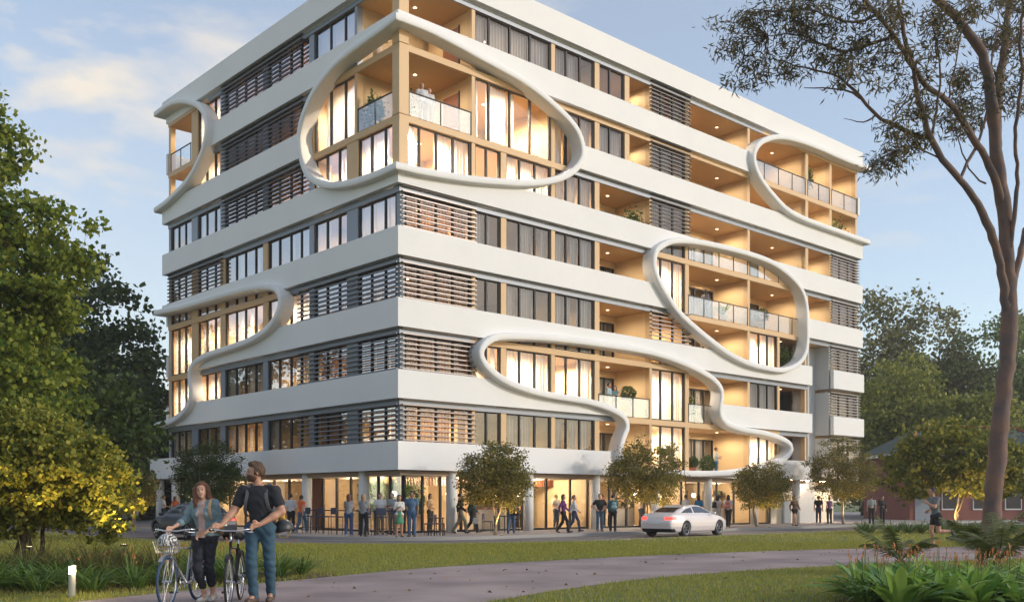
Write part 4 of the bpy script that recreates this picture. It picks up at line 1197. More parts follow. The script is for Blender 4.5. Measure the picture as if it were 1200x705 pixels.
# foreground bed, bottom right
VB = variants("canna", 6, (30, .84, .072, .9, .14, .75), M_BROAD, (4, .74, .34))
VG = variants("lily", 5, (70, .62, .013, 1.0, .10, .8), M_STRAP, (4, .56, .3))
def bed(rg):
    y = rg.uniform(12.6, 17.2); f0 = .30 + (y - 12.6) * .012
    return (rg.uniform(y * .343, y * .56), y)
spots = [p for p in place(120, bed, 5, .40) if not (in_poly(PATH_POLY, np.array([p[0]]), np.array([p[1]]))[0] or p[1] > 12.9 + (p[0] - 4.1) * 1.6)]
for i, (x, y) in enumerate(spots):
    if i % 5 != 1: plant("canna_plant", VB[i % 6], (x, y, 0), i * 1.3, rgs.uniform(.85, 1.08) * (1 - (y - 12.6) * .085), "broad leaved orange tipped plant, " + zone(x, y, (14.1, 15.6), (.36, .42, .48), "the flower bed"), "broad leaved flowering plants in the right front bed")
    else: plant("lily_plant", VG[i % 5], (x, y, 0), i * 1.3, rgs.uniform(.9, 1.2) * (1 - (y - 12.6) * .085), "fine leaved clump with small buds, " + zone(x, y, (14.1, 15.6), (.36, .42, .48), "the flower bed"), "fine leaved clumps in the right front bed")
mb = MB(); mb.poly([(3.7, 12.2, .012), (4.4, 13.8, .012), (6.0, 16.4, .012), (8.2, 17.8, .012), (11, 18.2, .012), (11, 11, .012), (3.9, 11, .012)])
struct(mb.build("mulch_bed", M_MULCH))
# left beds
VL = variants("flax", 6, (75, .70, .013, 1.1, .16, .8), M_STRAP, None)
VT = variants("tussock", 5, (110, .75, .006, .9, .12, .9), M_GRASSY, None)
VF = variants("flax_flower", 4, (75, .62, .013, 1.1, .16, .8), M_STRAP, (5, .52, .3))
def bedL(rg):
    y = rg.uniform(14.2, 19.0); x1 = -.268 * y if y < 16.2 else -.205 * y
    return (rg.uniform(-.54 * y, x1), y)
sp2 = [p for p in place(70, bedL, 9, .55) if not in_poly(PATH_POLY, np.array([p[0] + .35]), np.array([p[1] - .35]))[0] and not in_poly(PATH_POLY, np.array([p[0] + .3]), np.array([p[1]]))[0] and p[1] > 14.9 + .0 * p[0] and not (abs(p[0] + 9.3) < .5 and abs(p[1] - 19.6) < .6)]
for i, (x, y) in enumerate(sp2):
    if y > 17 and x < -6: plant("tussock_grass", VT[i % 5], (x, y, 0), i * 1.1, rgs.uniform(1.0, 1.35), "tall fine tussock grass below the golden shrub", "tussocks below the golden shrub")
    elif i % 2: plant("flax_plant", VL[i % 6], (x, y, 0), i * 1.1, rgs.uniform(.85, 1.1), "arching dark green plant, " + zone(x, y, (16, 17.4), (-.45, -.37, -.29), "the left bed"), "strap leaf plants in the left bed")
    else: plant("lily_plant", VF[i % 4], (x, y, 0), i * 1.1, rgs.uniform(.85, 1.1), "pale orange flowered plant, " + zone(x, y, (16, 17.4), (-.45, -.37, -.29), "the left bed"), "flowering strap plants in the left bed")
mb = MB(); mb.poly([(-12, 14.6, .012), (-8, 14.9, .012), (-5.5, 15.6, .012), (-4.6, 17.2, .012), (-3.4, 18.3, .012), (-3.2, 19.2, .012), (-5, 20, .012), (-12, 20, .012)])
struct(mb.build("planting_bed", M_MULCH))
# hedge row right
for i in range(26):
    x = 15.2 + i * .52; y = 43.5 + .25 * math.sin(i * 2.1) + (i % 2) * .5
    plant("hedge_plant", VL[i % 6], (x, y, 0), i, 1.25, "low strappy plant %s of the row beyond the lawn" % ("at the building end" if i < 5 else "just left of the jogger" if i < 9 else "behind the jogger" if i < 13 else "between jogger and gum trunk" if i < 17 else "behind the gum trunk" if i < 21 else "at the right end"), "row of low plants beyond the jogger")
# fronds
def frond(L_, rg, arch):
    g_ = Geo(); t = np.linspace(0, 1, 15)
    P = np.c_[L_ * t * .8, np.zeros(15), L_ * (t * .95 - arch * t ** 2)]
    g_.tube(P, np.linspace(.014, .003, 15), 5)
    Vs, Fs, k = [], [], 0
    for i in range(46):
        f_ = .12 + .86 * i / 45; p = np.array([np.interp(f_, t, P[:, a]) for a in range(3)])
        for s_ in (-1, 1):
            ll = .34 * math.sin(math.pi * min(1, f_ * .9 + .1)) ** .6 * L_ / 1.3 * rg.uniform(.85, 1.1)
            d = np.array([.55, s_ * .85, -.12 + rg.normal() * .08]); d /= np.linalg.norm(d); q = p + d * ll + np.array([0, 0, -.25 * ll * ll])
            w = np.array([.009, 0, .004])
            Vs.append(np.array([p - w, p + w, (p + q) / 2 + w * .9 + [0, 0, .01], (p + q) / 2 - w * .9 + [0, 0, .01]])); Vs.append(np.array([(p + q) / 2 - w * .9 + [0, 0, .01], (p + q) / 2 + w * .9 + [0, 0, .01], q, q - w * .1]))
            Fs += [(k, k + 1, k + 2, k + 3), (k + 4, k + 5, k + 6, k + 7)]; k += 8
    g_.add(np.vstack(Vs), np.array(Fs)); return g_.mesh("frond")
def cycad(loc, n, L_, label, seed):
    rg = np.random.default_rng(seed); r = empty("cycad", loc, 0, label, "palm plant")
    b_ = MB(); b_.lathe([(.10, 0), (.13, .12), (.10, .26), (.03, .32)], (0, 0, 0), 10); b_.build("stem", BARK, r, True)
    for i in range(n):
        a = 2 * math.pi * i / n + rg.uniform(-.3, .3); me = frond(L_ * rg.uniform(.8, 1.1), rg, rg.uniform(.25, .75)); me.materials.append(M_FROND)
        o = obj("frond", me, None, r); o.rotation_euler = (rg.uniform(-.2, .2), rg.uniform(-.35, .1), a); o.location = (0, 0, .25)
cycad((9.05, 18.7, 0), 13, 1.2, "feathery cycad in front of the gum trunk, right behind the flower bed", 1)
cycad((10.1, 21.6, 0), 12, 1.25, "feathery cycad at the foot of the gum trunk", 2)
cycad((7.35, 19.0, 0), 9, 1.0, "feathery cycad left of the others, in front of the jogger", 3)
# fallen leaves on lawn and path
rgf = np.random.default_rng(2); nf = 380
pts = np.c_[rgf.uniform(-5, 14, nf), rgf.uniform(13.5, 32, nf), np.full(nf, .014)]
V, F_ = leaf_cloud(pts, .075, rgf, .97, .35)
V[:, 2] = np.clip(V[:, 2], .011, .05)
tag(obj("fallen_leaves", mesh_np("fallen_leaves", V, F_), mat("dry_leaf", (.16, .08, .03), .8, island=(.30, .16, .06))), "scattered dry brown leaves on the path and lawn", "leaves", kind="stuff")

# ------------------------------------------------------------------ uplights and bollard
M_UP = mat("uplight_lens", (1, .8, .5), .5, emit=(1, .72, .35), emit_s=1.5)
def uplight(x, y, e, label, z=0.0):
    r = empty("ground_uplight", (x, y, z), 0, label, "ground light", "small uplights at tree bases")
    MB().lathe([(.07, 0), (.07, .03), (.055, .035)], (0, 0, 0), 12).build("housing", M_BLACK, r)
    if z > 0: MB().lathe([(.012, -z), (.012, 0)], (0, 0, 0), 8).build("stake", M_BLACK, r)
    MB().lathe([(.045, .036), (.045, .04)], (0, 0, 0), 12).build("lens", M_UP, r)
    ld = bpy.data.lights.new("uplight", 'SPOT'); ld.energy = e; ld.color = (1, .66, .26); ld.spot_size = R_(120); ld.spot_blend = .6; ld.shadow_soft_size = .04
    lo = bpy.data.objects.new("lamp", ld); COL.objects.link(lo); lo.parent = r; lo.location = (0, 0, .07); lo.rotation_euler = (R_(180), 0, 0)
UPL = ("small round uplight under the street tree nearest the building corner", "small round uplight under the street tree behind the white car", "small round uplight under the street tree by the white car's bonnet", "small round uplight under the last street tree by the recessed end wall",
       "small round uplight under the dark street tree behind the couple", "small round uplight under the small far left street tree", "small round uplight under the yellow green tree by the house")
for i, (x, y) in enumerate(uplit): uplight(x + .3, y - .6, (170, 260, 170, 200, 40, 110, 420)[i], UPL[i])
uplight(-7.3, 18.9, 170, "small stake mounted spotlight under the right side of the golden shrub", .55)
uplight(-8.6, 17.9, 150, "small stake mounted spotlight in front of the golden shrub", .55)
bo = empty("bollard_light", (-6.35, 14.5, 0), 0, "short silver bollard light with glowing top beside the left bed", "bollard light")
MB().lathe([(.05, 0), (.05, .34)], (0, 0, 0), 18).build("post", mat("bollard_steel", (.5, .5, .5), .35, metal=.8), bo, False)
MB().lathe([(.046, .341), (.046, .45)], (0, 0, 0), 18).build("lamp_head", mat("bollard_glow", (1, .9, .7), .5, emit=(1, .80, .5), emit_s=9), bo)
MB().lathe([(.052, .451), (.052, .47)], (0, 0, 0), 18).build("cap", M_GREYM, bo)
ld = bpy.data.lights.new("bollard", 'POINT'); ld.energy = 10; ld.color = (1, .72, .36); ld.shadow_soft_size = .05
lo = bpy.data.objects.new("lamp", ld); COL.objects.link(lo); lo.parent = bo; lo.location = (.13, -.05, .42)

# ------------------------------------------------------------------ house with red roof
hs = empty("red_roofed_house", (33.9, 75, -.15), R_(8), "low brick house with red hipped roof behind the yellow green tree", "house")
M_BRICK = mat("pink_brick", (.21, .075, .06), .85, noise=(3, (.24, .09, .07), .8), bump=(30, .3))
M_ROOF = mat("red_roof_tile", (.40, .11, .05), .8, stripes=(5, (.30, .08, .04), 'X'), bump=(25, .4))
M_SLATE = mat("green_grey_roof", (.10, .13, .12), .8, stripes=(4, (.07, .09, .09), 'X'))
MB().box(-4.5, 0, 0, 9, 7, 4.9).build("wall", M_BRICK, hs)
r_ = MB(); r_.v = [(-5.0, -.5, 5.1), (9.5, -.5, 5.1), (9.5, 7.5, 5.1), (-5.0, 7.5, 5.1), (-1.8, 3.5, 7.3), (6.2, 3.5, 7.3)]
r_.f = [(0, 1, 5, 4), (1, 2, 5), (2, 3, 4, 5), (3, 0, 4), (3, 2, 1, 0)]
ro = r_.build("roof", M_SLATE, hs)
rb = MB(); rb.tube([(-5.0, -.5, 5.15), (-1.8, 3.5, 7.35), (6.2, 3.5, 7.35)], .13, 6); rb.tube([(9.5, -.5, 5.15), (6.2, 3.5, 7.35)], .13, 6); rb.build("ridge_cap", M_ROOF, ro)
MB().box(-5.05, -.56, 4.9, 9.55, -.50, 5.12).box(-5.11, -.56, 4.9, -5.05, 7.5, 5.12).build("fascia", M_WHITE, hs)
g2 = MB(); g2.v = [(6.6, -1.2, 5.0), (12.6, -1.2, 5.0), (9.6, -1.2, 8.0), (6.6, 5, 5.0), (12.6, 5, 5.0), (9.6, 5, 8.0)]
g2.f = [(0, 2, 5, 3), (1, 4, 5, 2), (0, 3, 4, 1)]; g2.build("gable_roof", M_ROOF, hs)
MB().prism([(6.9, -1.0), (12.3, -1.0), (12.3, 4.9), (6.9, 4.9)], 0, 4.98).build("wall", M_BRICK, hs)
g3 = MB(); g3.v = [(6.7, -1.02, 5.0), (12.5, -1.02, 5.0), (9.6, -1.02, 7.9)]; g3.f = [(0, 1, 2)]; g3.build("gable", M_BRICK, hs)
aw = MB(); aw.v = [(-4.6, -1.6, 2.35), (-.6, -1.6, 2.35), (-.6, -.01, 2.95), (-4.6, -.01, 2.95), (-4.6, -1.6, 2.25), (-.6, -1.6, 2.25), (-.6, -.01, 2.85), (-4.6, -.01, 2.85)]
aw.f = [(0, 1, 2, 3), (7, 6, 5, 4), (4, 5, 1, 0), (5, 6, 2, 1), (7, 4, 0, 3)]; aw.build("awning", M_WHITE, hs)
MB().box(-4.1, -.05, 0.05, -2.6, -.01, 2.3).build("door", M_GREYM, hs)
for x in (-1.9, .6, 3.2, 7.6, 10.0):
    fr_ = MB().box(x - .08, -1.08 if x > 7 else -.08, .9, x + 1.28, -1.021 if x > 7 else -.021, 2.6).build("window", M_WHITE, hs)
    MB().box(x, -1.10 if x > 7 else -.10, 1.0, x + 1.2, -1.081 if x > 7 else -.081, 2.5).build("pane", M_BLACK, fr_)
# ================================================================== distance-field modelling (bodies, cars)
class Field:
    def __init__(s, lo, hi, h):
        s.lo = np.array(lo, float); s.h = h; s.n = np.ceil((np.array(hi) - s.lo) / h).astype(int) + 1
        s.f = np.full(s.n, .15, np.float32)
        s.ax = [s.lo[i] + h * np.arange(s.n[i]) for i in range(3)]
    def sub(s, lo, hi):
        a = np.clip(np.floor((np.array(lo) - s.lo) / s.h).astype(int), 0, s.n); b = np.clip(np.ceil((np.array(hi) - s.lo) / s.h).astype(int) + 1, 0, s.n)
        sl = tuple(slice(a[i], b[i]) for i in range(3))
        X = s.ax[0][sl[0]][:, None, None]; Y = s.ax[1][sl[1]][None, :, None]; Z = s.ax[2][sl[2]][None, None, :]
        return sl, X, Y, Z
    def smin(s, sl, d, k):
        f = s.f[sl]
        if f.size == 0: return
        if k <= 0: s.f[sl] = np.minimum(f, d); return
        hh = np.clip(.5 + .5 * (f - d) / k, 0, 1); s.f[sl] = f + (d - f) * hh - k * hh * (1 - hh)
    def cap(s, a, b, ra, rb, k=.03, sy=1.0):
        a = np.array(a, float); b = np.array(b, float); m = max(ra, rb) + k + .03
        sl, X, Y, Z = s.sub(np.minimum(a, b) - m, np.maximum(a, b) + m)
        v = b - a; vs = v * [1, 1 / sy, 1]; L2 = max(vs @ vs, 1e-9)
        px, py, pz = X - a[0], (Y - a[1]) / sy, Z - a[2]
        t = np.clip((px * vs[0] + py * vs[1] + pz * vs[2]) / L2, 0, 1)
        d = np.sqrt((px - t * vs[0]) ** 2 + (py - t * vs[1]) ** 2 + (pz - t * vs[2]) ** 2) - (ra + (rb - ra) * t)
        s.smin(sl, d.astype(np.float32), k)
    def ell(s, c, r, k=.02, yaw=0.0, cut=None):
        c = np.array(c, float); r = np.array(r, float); m = r.max() + k + .03
        sl, X, Y, Z = s.sub(c - m, c + m)
        x, y, z = X - c[0], Y - c[1], Z - c[2]
        if yaw: x, y = x * math.cos(yaw) + y * math.sin(yaw), -x * math.sin(yaw) + y * math.cos(yaw)
        q = np.sqrt((x / r[0]) ** 2 + (y / r[1]) ** 2 + (z / r[2]) ** 2); g_ = np.sqrt((x / r[0] ** 2) ** 2 + (y / r[1] ** 2) ** 2 + (z / r[2] ** 2) ** 2) + 1e-6
        d = q * (q - 1) / g_
        if cut is not None: d = np.maximum(d, cut(x, y, z))
        s.smin(sl, d.astype(np.float32), k)
    def cutmax(s, fn):
        X = s.ax[0][:, None, None]; Y = s.ax[1][None, :, None]; Z = s.ax[2][None, None, :]
        s.f = np.maximum(s.f, fn(X, Y, Z).astype(np.float32))
    def mesh(s, name, m, parent, T=None, scale=1.0):
        f = s.f; f[0] = f[-1] = .1; f[:, 0] = f[:, -1] = .1; f[:, :, 0] = f[:, :, -1] = .1
        ins = f < 0
        c = np.zeros(tuple(np.array(f.shape) - 1), np.int8)
        for dx in (0, 1):
            for dy in (0, 1):
                for dz in (0, 1): c += ins[dx:f.shape[0] - 1 + dx, dy:f.shape[1] - 1 + dy, dz:f.shape[2] - 1 + dz]
        act = (c > 0) & (c < 8); idx = np.argwhere(act)
        if len(idx) == 0: return None
        num = -np.ones(act.shape, np.int64); num[act] = np.arange(len(idx))
        acc = np.zeros((len(idx), 3)); cnt = np.zeros(len(idx))
        i, j_, k = idx.T
        corners = [(a, b, c_) for a in (0, 1) for b in (0, 1) for c_ in (0, 1)]
        vals = {q: f[i + q[0], j_ + q[1], k + q[2]] for q in corners}
        for q in corners:
            for ax in range(3):
                if q[ax] == 0:
                    q2 = list(q); q2[ax] = 1; q2 = tuple(q2)
                    a, b = vals[q], vals[q2]; mk = (a < 0) != (b < 0)
                    t = np.where(mk, a / np.where(mk, a - b, 1), 0)
                    p = np.tile(np.array(q, float), (len(idx), 1)); p[:, ax] = t
                    acc[mk] += p[mk]; cnt[mk] += 1
        V = (idx + acc / cnt[:, None]) * s.h + s.lo
        quads = []
        for ax in range(3):
            o1, o2 = (ax + 1) % 3, (ax + 2) % 3
            A = ins; sl0 = [slice(1, -1)] * 3; sl0[ax] = slice(0, -1); sl1 = [slice(1, -1)] * 3; sl1[ax] = slice(1, None)
            a, b = A[tuple(sl0)], A[tuple(sl1)]
            e = np.argwhere(a != b)
            if len(e) == 0: continue
            flip = a[tuple(e.T)]
            e = e + 1; e[:, ax] -= 1
            def nb(d1, d2):
                q = e.copy(); q[:, o1] -= d1; q[:, o2] -= d2; return num[q[:, 0], q[:, 1], q[:, 2]]
            Q = np.c_[nb(1, 1), nb(0, 1), nb(0, 0), nb(1, 0)]
            Q[~flip] = Q[~flip][:, ::-1]; quads.append(Q)
        Q = np.vstack(quads); Q = Q[(Q >= 0).all(1)]
        if scale != 1.0: V = V * scale
        me = mesh_np(name, V, Q)
        return obj(name, me, m, parent, True)

CM = {}
def cm(c, rough=.85, bump=None):
    k = (tuple(c), rough)
    if k not in CM: CM[k] = mat("cloth_%d" % len(CM), c, rough, noise=(25, tuple(x * .8 for x in c), .6), bump=bump or (60, .25))
    return CM[k]
SKIN = mat("skin", (.52, .30, .21), .55); SKIN_D = mat("skin_brown", (.22, .11, .07), .55); SKIN_T = mat("skin_tanned", (.42, .22, .14), .5)

def base_pose(fem=False):
    sw = .150 if fem else .178; hw = .092 if fem else .088
    J = dict(pel=(0, 0, .95), chest=(0, -.005, 1.27), neck=(0, .015, 1.46), head=(0, -.012, 1.625))
    for n, s_ in (('R', -1), ('L', 1)):
        J['sh' + n] = (s_ * sw, .01, 1.405); J['el' + n] = (s_ * (sw + .06), .03, 1.13); J['wr' + n] = (s_ * (sw + .07), -.02, .885)
        J['hip' + n] = (s_ * hw, 0, .92); J['kn' + n] = (s_ * (hw + .012), -.015, .50); J['an' + n] = (s_ * (hw + .015), .025, .085); J['to' + n] = (s_ * (hw + .04), -.13, .035)
    return J
def pose(kind, fem=False, m=1):
    J = base_pose(fem)
    def st(**k): J.update(k)
    if kind == 'walk':
        st(knR=(-.09, -.20, .53), anR=(-.09, -.26, .10), toR=(-.09, -.42, .08), knL=(.09, .05, .50), anL=(.09, .30, .14), toL=(.09, .19, .03))
        sw = abs(J['shR'][0])
        st(elR=(-sw - .05, .14, 1.16), wrR=(-sw - .04, .13, .92), elL=(sw + .05, -.06, 1.14), wrL=(sw + .02, -.24, .98))
    if kind == 'phone':
        sw = abs(J['shR'][0]); st(elR=(-sw - .05, -.04, 1.13), wrR=(-.08, -.24, 1.22), elL=(sw + .03, -.03, 1.14), wrL=(.06, -.22, 1.12))
    if kind == 'hips':
        sw = abs(J['shR'][0]); st(elR=(-sw - .20, .08, 1.16), wrR=(-sw + .01, -.06, 1.02), elL=(sw + .20, .08, 1.16), wrL=(sw - .01, -.06, 1.02))
    if kind == 'chat':
        sw = abs(J['shR'][0]); st(elR=(-sw - .07, 0, 1.15), wrR=(-sw + .02, -.24, 1.08), elL=(sw + .05, .03, 1.13), wrL=(sw + .05, -.05, .89))
    if kind == 'wave':
        sw = abs(J['shR'][0]); st(elL=(sw + .16, -.12, 1.28), wrL=(sw + .27, -.22, 1.48), elR=(-sw - .04, -.03, 1.13), wrR=(-sw + .06, -.2, 1.06))
    if kind == 'lean':
        sw = abs(J['shR'][0]); st(elR=(-sw - .05, -.12, 1.18), wrR=(-.12, -.30, 1.06), elL=(sw + .05, -.12, 1.18), wrL=(.12, -.30, 1.06), knL=(.12, -.06, .50), anL=(.10, .12, .09), toL=(.13, -.03, .035))
    if kind == 'run':
        st(chest=(0, -.06, 1.26), neck=(0, -.09, 1.45), head=(0, -.13, 1.61), shR=(-.175, -.09, 1.40), shL=(.175, -.05, 1.40),
           elR=(-.24, .10, 1.19), wrR=(-.20, -.10, 1.08), elL=(.26, -.20, 1.17), wrL=(.14, -.36, 1.29),
           knR=(-.09, -.10, .53), anR=(-.08, -.04, .09), toR=(-.08, -.20, .03), knL=(.09, .02, .49), anL=(.09, .42, .50), toL=(.09, .50, .36), hipL=(.088, .01, .92))
    if m < 0:
        K = {}
        for a, b in J.items():
            na = a[:-1] + {'R': 'L', 'L': 'R'}[a[-1]] if a[-1] in 'RL' and a not in ('neck',) else a
            K[na] = (-b[0], b[1], b[2])
        J = K
    return J
def lerp(a, b, t): return tuple(np.array(a) * (1 - t) + np.array(b) * t)

def human(label, loc, rz, H=1.72, J=None, kind='stand', fem=False, mir=1, top=((.3, .3, .3), .5), bottom=((.05, .06, .10), 2), hair=((.05, .03, .02), 'short'),
          skin=None, dress=None, shoes=(.05, .05, .05), res=.021, yaw=0.0, fine=False, group=None, tilt=0.0, fingers=None, hem=.93, extra=None, build=1.0):
    J = dict(J or pose(kind, fem, mir)); skin = skin or SKIN
    root = empty("person", loc, rz, label, "person", group)
    sc = H / 1.75; P = np.array([J[k] for k in J]); lo = P.min(0) - [.2, .2, .12]; hi = P.max(0) + [.2, .2, .22]; hi[2] = max(hi[2], 1.85)
    lo[2] = -.03
    N = lambda: Field(lo, hi, res)
    B = N(); hd = np.array(J['head']); cy, sy_ = math.cos(yaw), math.sin(yaw)
    def hp(x, y, z):
        x, z = x * math.cos(tilt) + z * math.sin(tilt), -x * math.sin(tilt) + z * math.cos(tilt)
        return hd + np.array([x * cy - y * sy_, x * sy_ + y * cy, z])
    wst = .085 if fem else .10
    def torso(F_, e=0.0):
        pel, ch = np.array(J['pel']), np.array(J['chest'])
        F_.cap(J['hipR'], J['hipL'], (.098 if fem else .092) + e, (.098 if fem else .092) + e, .05)
        F_.cap(pel + [0, 0, .03], lerp(pel, ch, .5), wst * 1.15 + e, wst + e, .06, .82)
        F_.cap(lerp(pel, ch, .45), ch, wst * 1.02 + e, wst * 1.22 * build + e, .06, .80)
        F_.cap(ch + [-.06 * build, 0, -.02], ch + [.06 * build, 0, -.02], (.098 if fem else .112) + e, (.098 if fem else .112) + e, .06, .85)
        mid = (np.array(J['shR']) + np.array(J['shL'])) / 2
        F_.cap(lerp(J['shR'], mid, .1), lerp(J['shL'], mid, .1), .056 * build + e, .056 * build + e, .07)
        F_.cap(mid + [0, 0, -.06], ch, .09 * build + e, .10 * build + e, .06, .8)
        F_.cap(mid + [0, 0, .0], J['neck'], .06 + e * .3, .045 + e * .3, .05)
        if fem:
            for s_ in (-1, 1): F_.ell(ch + [s_ * .062, -.075, .0], np.array([.052, .05, .052]) + e, .035)
    torso(B)
    ua, fa = (.042, .031) if fem else (.052 * build, .039)
    for n in 'RL':
        sh, el, wr = J['sh' + n], J['el' + n], J['wr' + n]
        B.cap(sh, el, ua * 1.12, ua * .82, .035); B.cap(el, lerp(el, wr, .4), ua * .80, ua * .82, .02); B.cap(lerp(el, wr, .35), wr, ua * .80, fa * .72, .02)
        v = np.array(wr) - np.array(el); v = v / np.linalg.norm(v); s_ = -1 if n == 'R' else 1
        hdv = v
        if fingers and n in fingers: hdv = np.array(fingers[n], float); hdv /= np.linalg.norm(hdv)
        palm = np.array(wr) + hdv * .075
        side = np.cross(hdv, [s_ * 1.0, 0, 0]); 
        if np.linalg.norm(side) < .2: side = np.cross(hdv, [0, 0, 1.0])
        side /= np.linalg.norm(side); nrm = np.cross(side, hdv)
        if res > .015:
            B.cap(wr, palm, .030, .036, .02); B.cap(palm, palm + hdv * .07 - nrm * .0, .030, .016, .02)
            B.cap(palm - hdv * .03, palm + side * .045 + hdv * .02, .015, .012, .01)
        else:
            B.cap(lerp(wr, palm, .3) + side * .012, palm + side * .020, .021, .019, .012); B.cap(lerp(wr, palm, .3) - side * .012, palm - side * .022, .021, .018, .012)
            curl = .9 if (fingers and n in fingers) else .45
            into = nrm * (s_ * -1) if not fingers else np.array([0, 0, -1.0]) * 1
            for q, (off, ln) in enumerate(((.030, .068), (.010, .078), (-.011, .072), (-.031, .058))):
                p0 = palm + side * off + hdv * .005; p1 = p0 + hdv * ln * .45 + into * ln * .18 * curl * 2; p2 = p1 + hdv * ln * .30 * (1 - curl * .6) + into * ln * .45 * curl; p3 = p2 + into * ln * .25 * curl - hdv * .02 * (curl > .8)
                B.cap(p0, p1, .0105, .0095, .004); B.cap(p1, p2, .0095, .0088, .003); B.cap(p2, p3, .0088, .0078, .003)
            t0 = palm - hdv * .045 + side * .028; t1 = t0 + side * .030 + hdv * .030; t2 = t1 + hdv * .030 + side * .006 + into * .012
            B.cap(t0, t1, .014, .012, .008); B.cap(t1, t2, .012, .009, .004)
        hip, kn, an, to = J['hip' + n], J['kn' + n], J['an' + n], J['to' + n]
        th = .088 if fem else .086
        B.cap(hip, kn, th, .054, .04); calf = np.array(lerp(kn, an, .3)) + [0, .015, 0]
        B.cap(kn, calf, .053, .056, .02); B.cap(calf, an, .054, .034, .02)
        B.cap(an, lerp(an, to, .9), .034, .028, .02)
    B.cap(J['neck'], hp(0, .01, -.05), .05 if not fem else .043, .048 if not fem else .042, .025)
    B.ell(hp(0, .012, .02), (.074, .095, .098), .015, yaw); B.ell(hp(0, -.022, -.035), (.058, .068, .078), .03, yaw)
    B.ell(hp(0, -.072, -.090), (.022, .018, .018), .02, yaw)
    B.cap(hp(0, -.086, .012), hp(0, -.108, -.022), .009, .014, .012)
    for s_ in (-1, 1):
        B.ell(hp(s_ * .076, .012, -.005), (.012, .022, .032), .008, yaw)
        if res < .015: B.cap(hp(s_ * .045, -.074, .032), hp(s_ * .015, -.088, .028), .010, .010, .012)
    if extra: extra(B, J, hp)
    B.mesh("body", skin, root, scale=sc)
    if fine:
        for s_ in (-1, 1):
            E_ = MB(); c = hp(s_ * .031, -.0835, .008) * sc
            E_.lathe([(.004, -.006), (.010, -.003), (.011, 0), (.010, .003), (.004, .006)], c, 10); E_.build("eye", cm((.03, .02, .02), .2), root, True)
            E_ = MB(); E_.tube([hp(s_ * .050, -.076, .034) * sc, hp(s_ * .033, -.090, .040) * sc, hp(s_ * .015, -.094, .036) * sc], .004, 5); E_.build("eyebrow", cm(hair[0]), root, True)
        E_ = MB(); E_.tube([hp(-.024, -.083, -.050) * sc, hp(-.012, -.091, -.056) * sc, hp(.012, -.091, -.056) * sc, hp(.024, -.083, -.050) * sc], [.003, .0065, .0065, .003], 6); E_.build("lips", cm((.45, .14, .12), .4), root, True)
        if fem:
            E_ = MB(); E_.tube([hp(-.020, -.0935, -.050) * sc, hp(0, -.0985, -.0535) * sc, hp(.020, -.0935, -.050) * sc], [.002, .0045, .002], 6); E_.build("teeth", cm((.75, .72, .68), .3), root, True)
    def folds(Fd, amp=.0045):
        if not fine: return
        X_, Y_, Z_ = Fd.ax[0][:, None, None], Fd.ax[1][None, :, None], Fd.ax[2][None, None, :]
        Fd.f = (Fd.f + amp * np.sin(19 * X_ + 31 * Z_ + 2.2 * np.sin(13 * Z_ + 9 * Y_)) * np.sin(23 * Y_ - 17 * Z_ + 2 * np.sin(11 * X_ + 5 * Z_)) + amp * .6 * np.sin(55 * Z_ + 21 * X_ + 3 * np.sin(14 * Y_ + 17 * X_))).astype(np.float32)
    # --- clothes
    e = .014 if res > .015 else .010
    tcl, slv = top
    if tcl is not None:
        T_ = N(); torso(T_, e)
        for n in 'RL':
            sh, el, wr = J['sh' + n], J['el' + n], J['wr' + n]
            if slv > 0: T_.cap(sh, lerp(sh, el, min(1, slv)), ua * 1.12 + e + .004, ua * .95 + e + .004, .03)
            if slv > 1: T_.cap(el, lerp(el, wr, slv - 1), ua * .9 + e, fa * .9 + e, .02)
        hz = hem; nk = J['neck']
        def cutter(X, Y, Z):
            d = np.maximum(hz - Z, Z - (nk[2] + .012) - .35 * np.maximum(0, Y - nk[1]) + 0 * X)
            return d
        T_.cutmax(cutter)
        folds(T_)
        T_.mesh("top", cm(tcl), root, scale=sc)
    bc, ln = bottom
    if dress is not None:
        D_ = N(); pel = np.array(J['pel'])
        D_.cap(pel + [0, 0, .10], pel + [0, -.01, -.02], wst + .02, .125, .03); D_.cap(pel, pel + [0, -.01, -.30], .125, .19, .03, .8)
        zz = pel[2] - dress[1]
        D_.cutmax(lambda X, Y, Z: zz - Z + 0 * X + 0 * Y); D_.cutmax(lambda X, Y, Z: Z - (pel[2] + .16) + 0 * X + 0 * Y)
        D_.mesh("skirt", cm(dress[0]), root, scale=sc)
    if bc is not None:
        D_ = N(); wz = J['pel'][2] + .10
        D_.cap(J['hipR'], J['hipL'], .094 + e, .094 + e, .05); D_.cap(J['pel'], np.array(J['pel']) + [0, 0, .12], wst * 1.12 + e, wst * 1.04 + e, .05, .85)
        for n in 'RL':
            hip, kn, an = J['hip' + n], J['kn' + n], J['an' + n]; th = .088 + e * .8
            D_.cap(hip, lerp(hip, kn, min(1, ln)), th, th + (.056 + e - th) * min(1, ln), .04)
            if ln > 1: D_.cap(kn, np.array(lerp(kn, an, .3)) + [0, .012, 0], .056 + e, .060 + e, .02)
            if ln > 1: D_.cap(kn, lerp(kn, an, ln - 1), .056 + e, .048 + (e if fine else e), .02)
        D_.cutmax(lambda X, Y, Z: Z - wz + 0 * X + 0 * Y)
        folds(D_, .005)
        D_.mesh("trousers" if ln > 1.4 else "shorts", cm(bc), root, scale=sc)
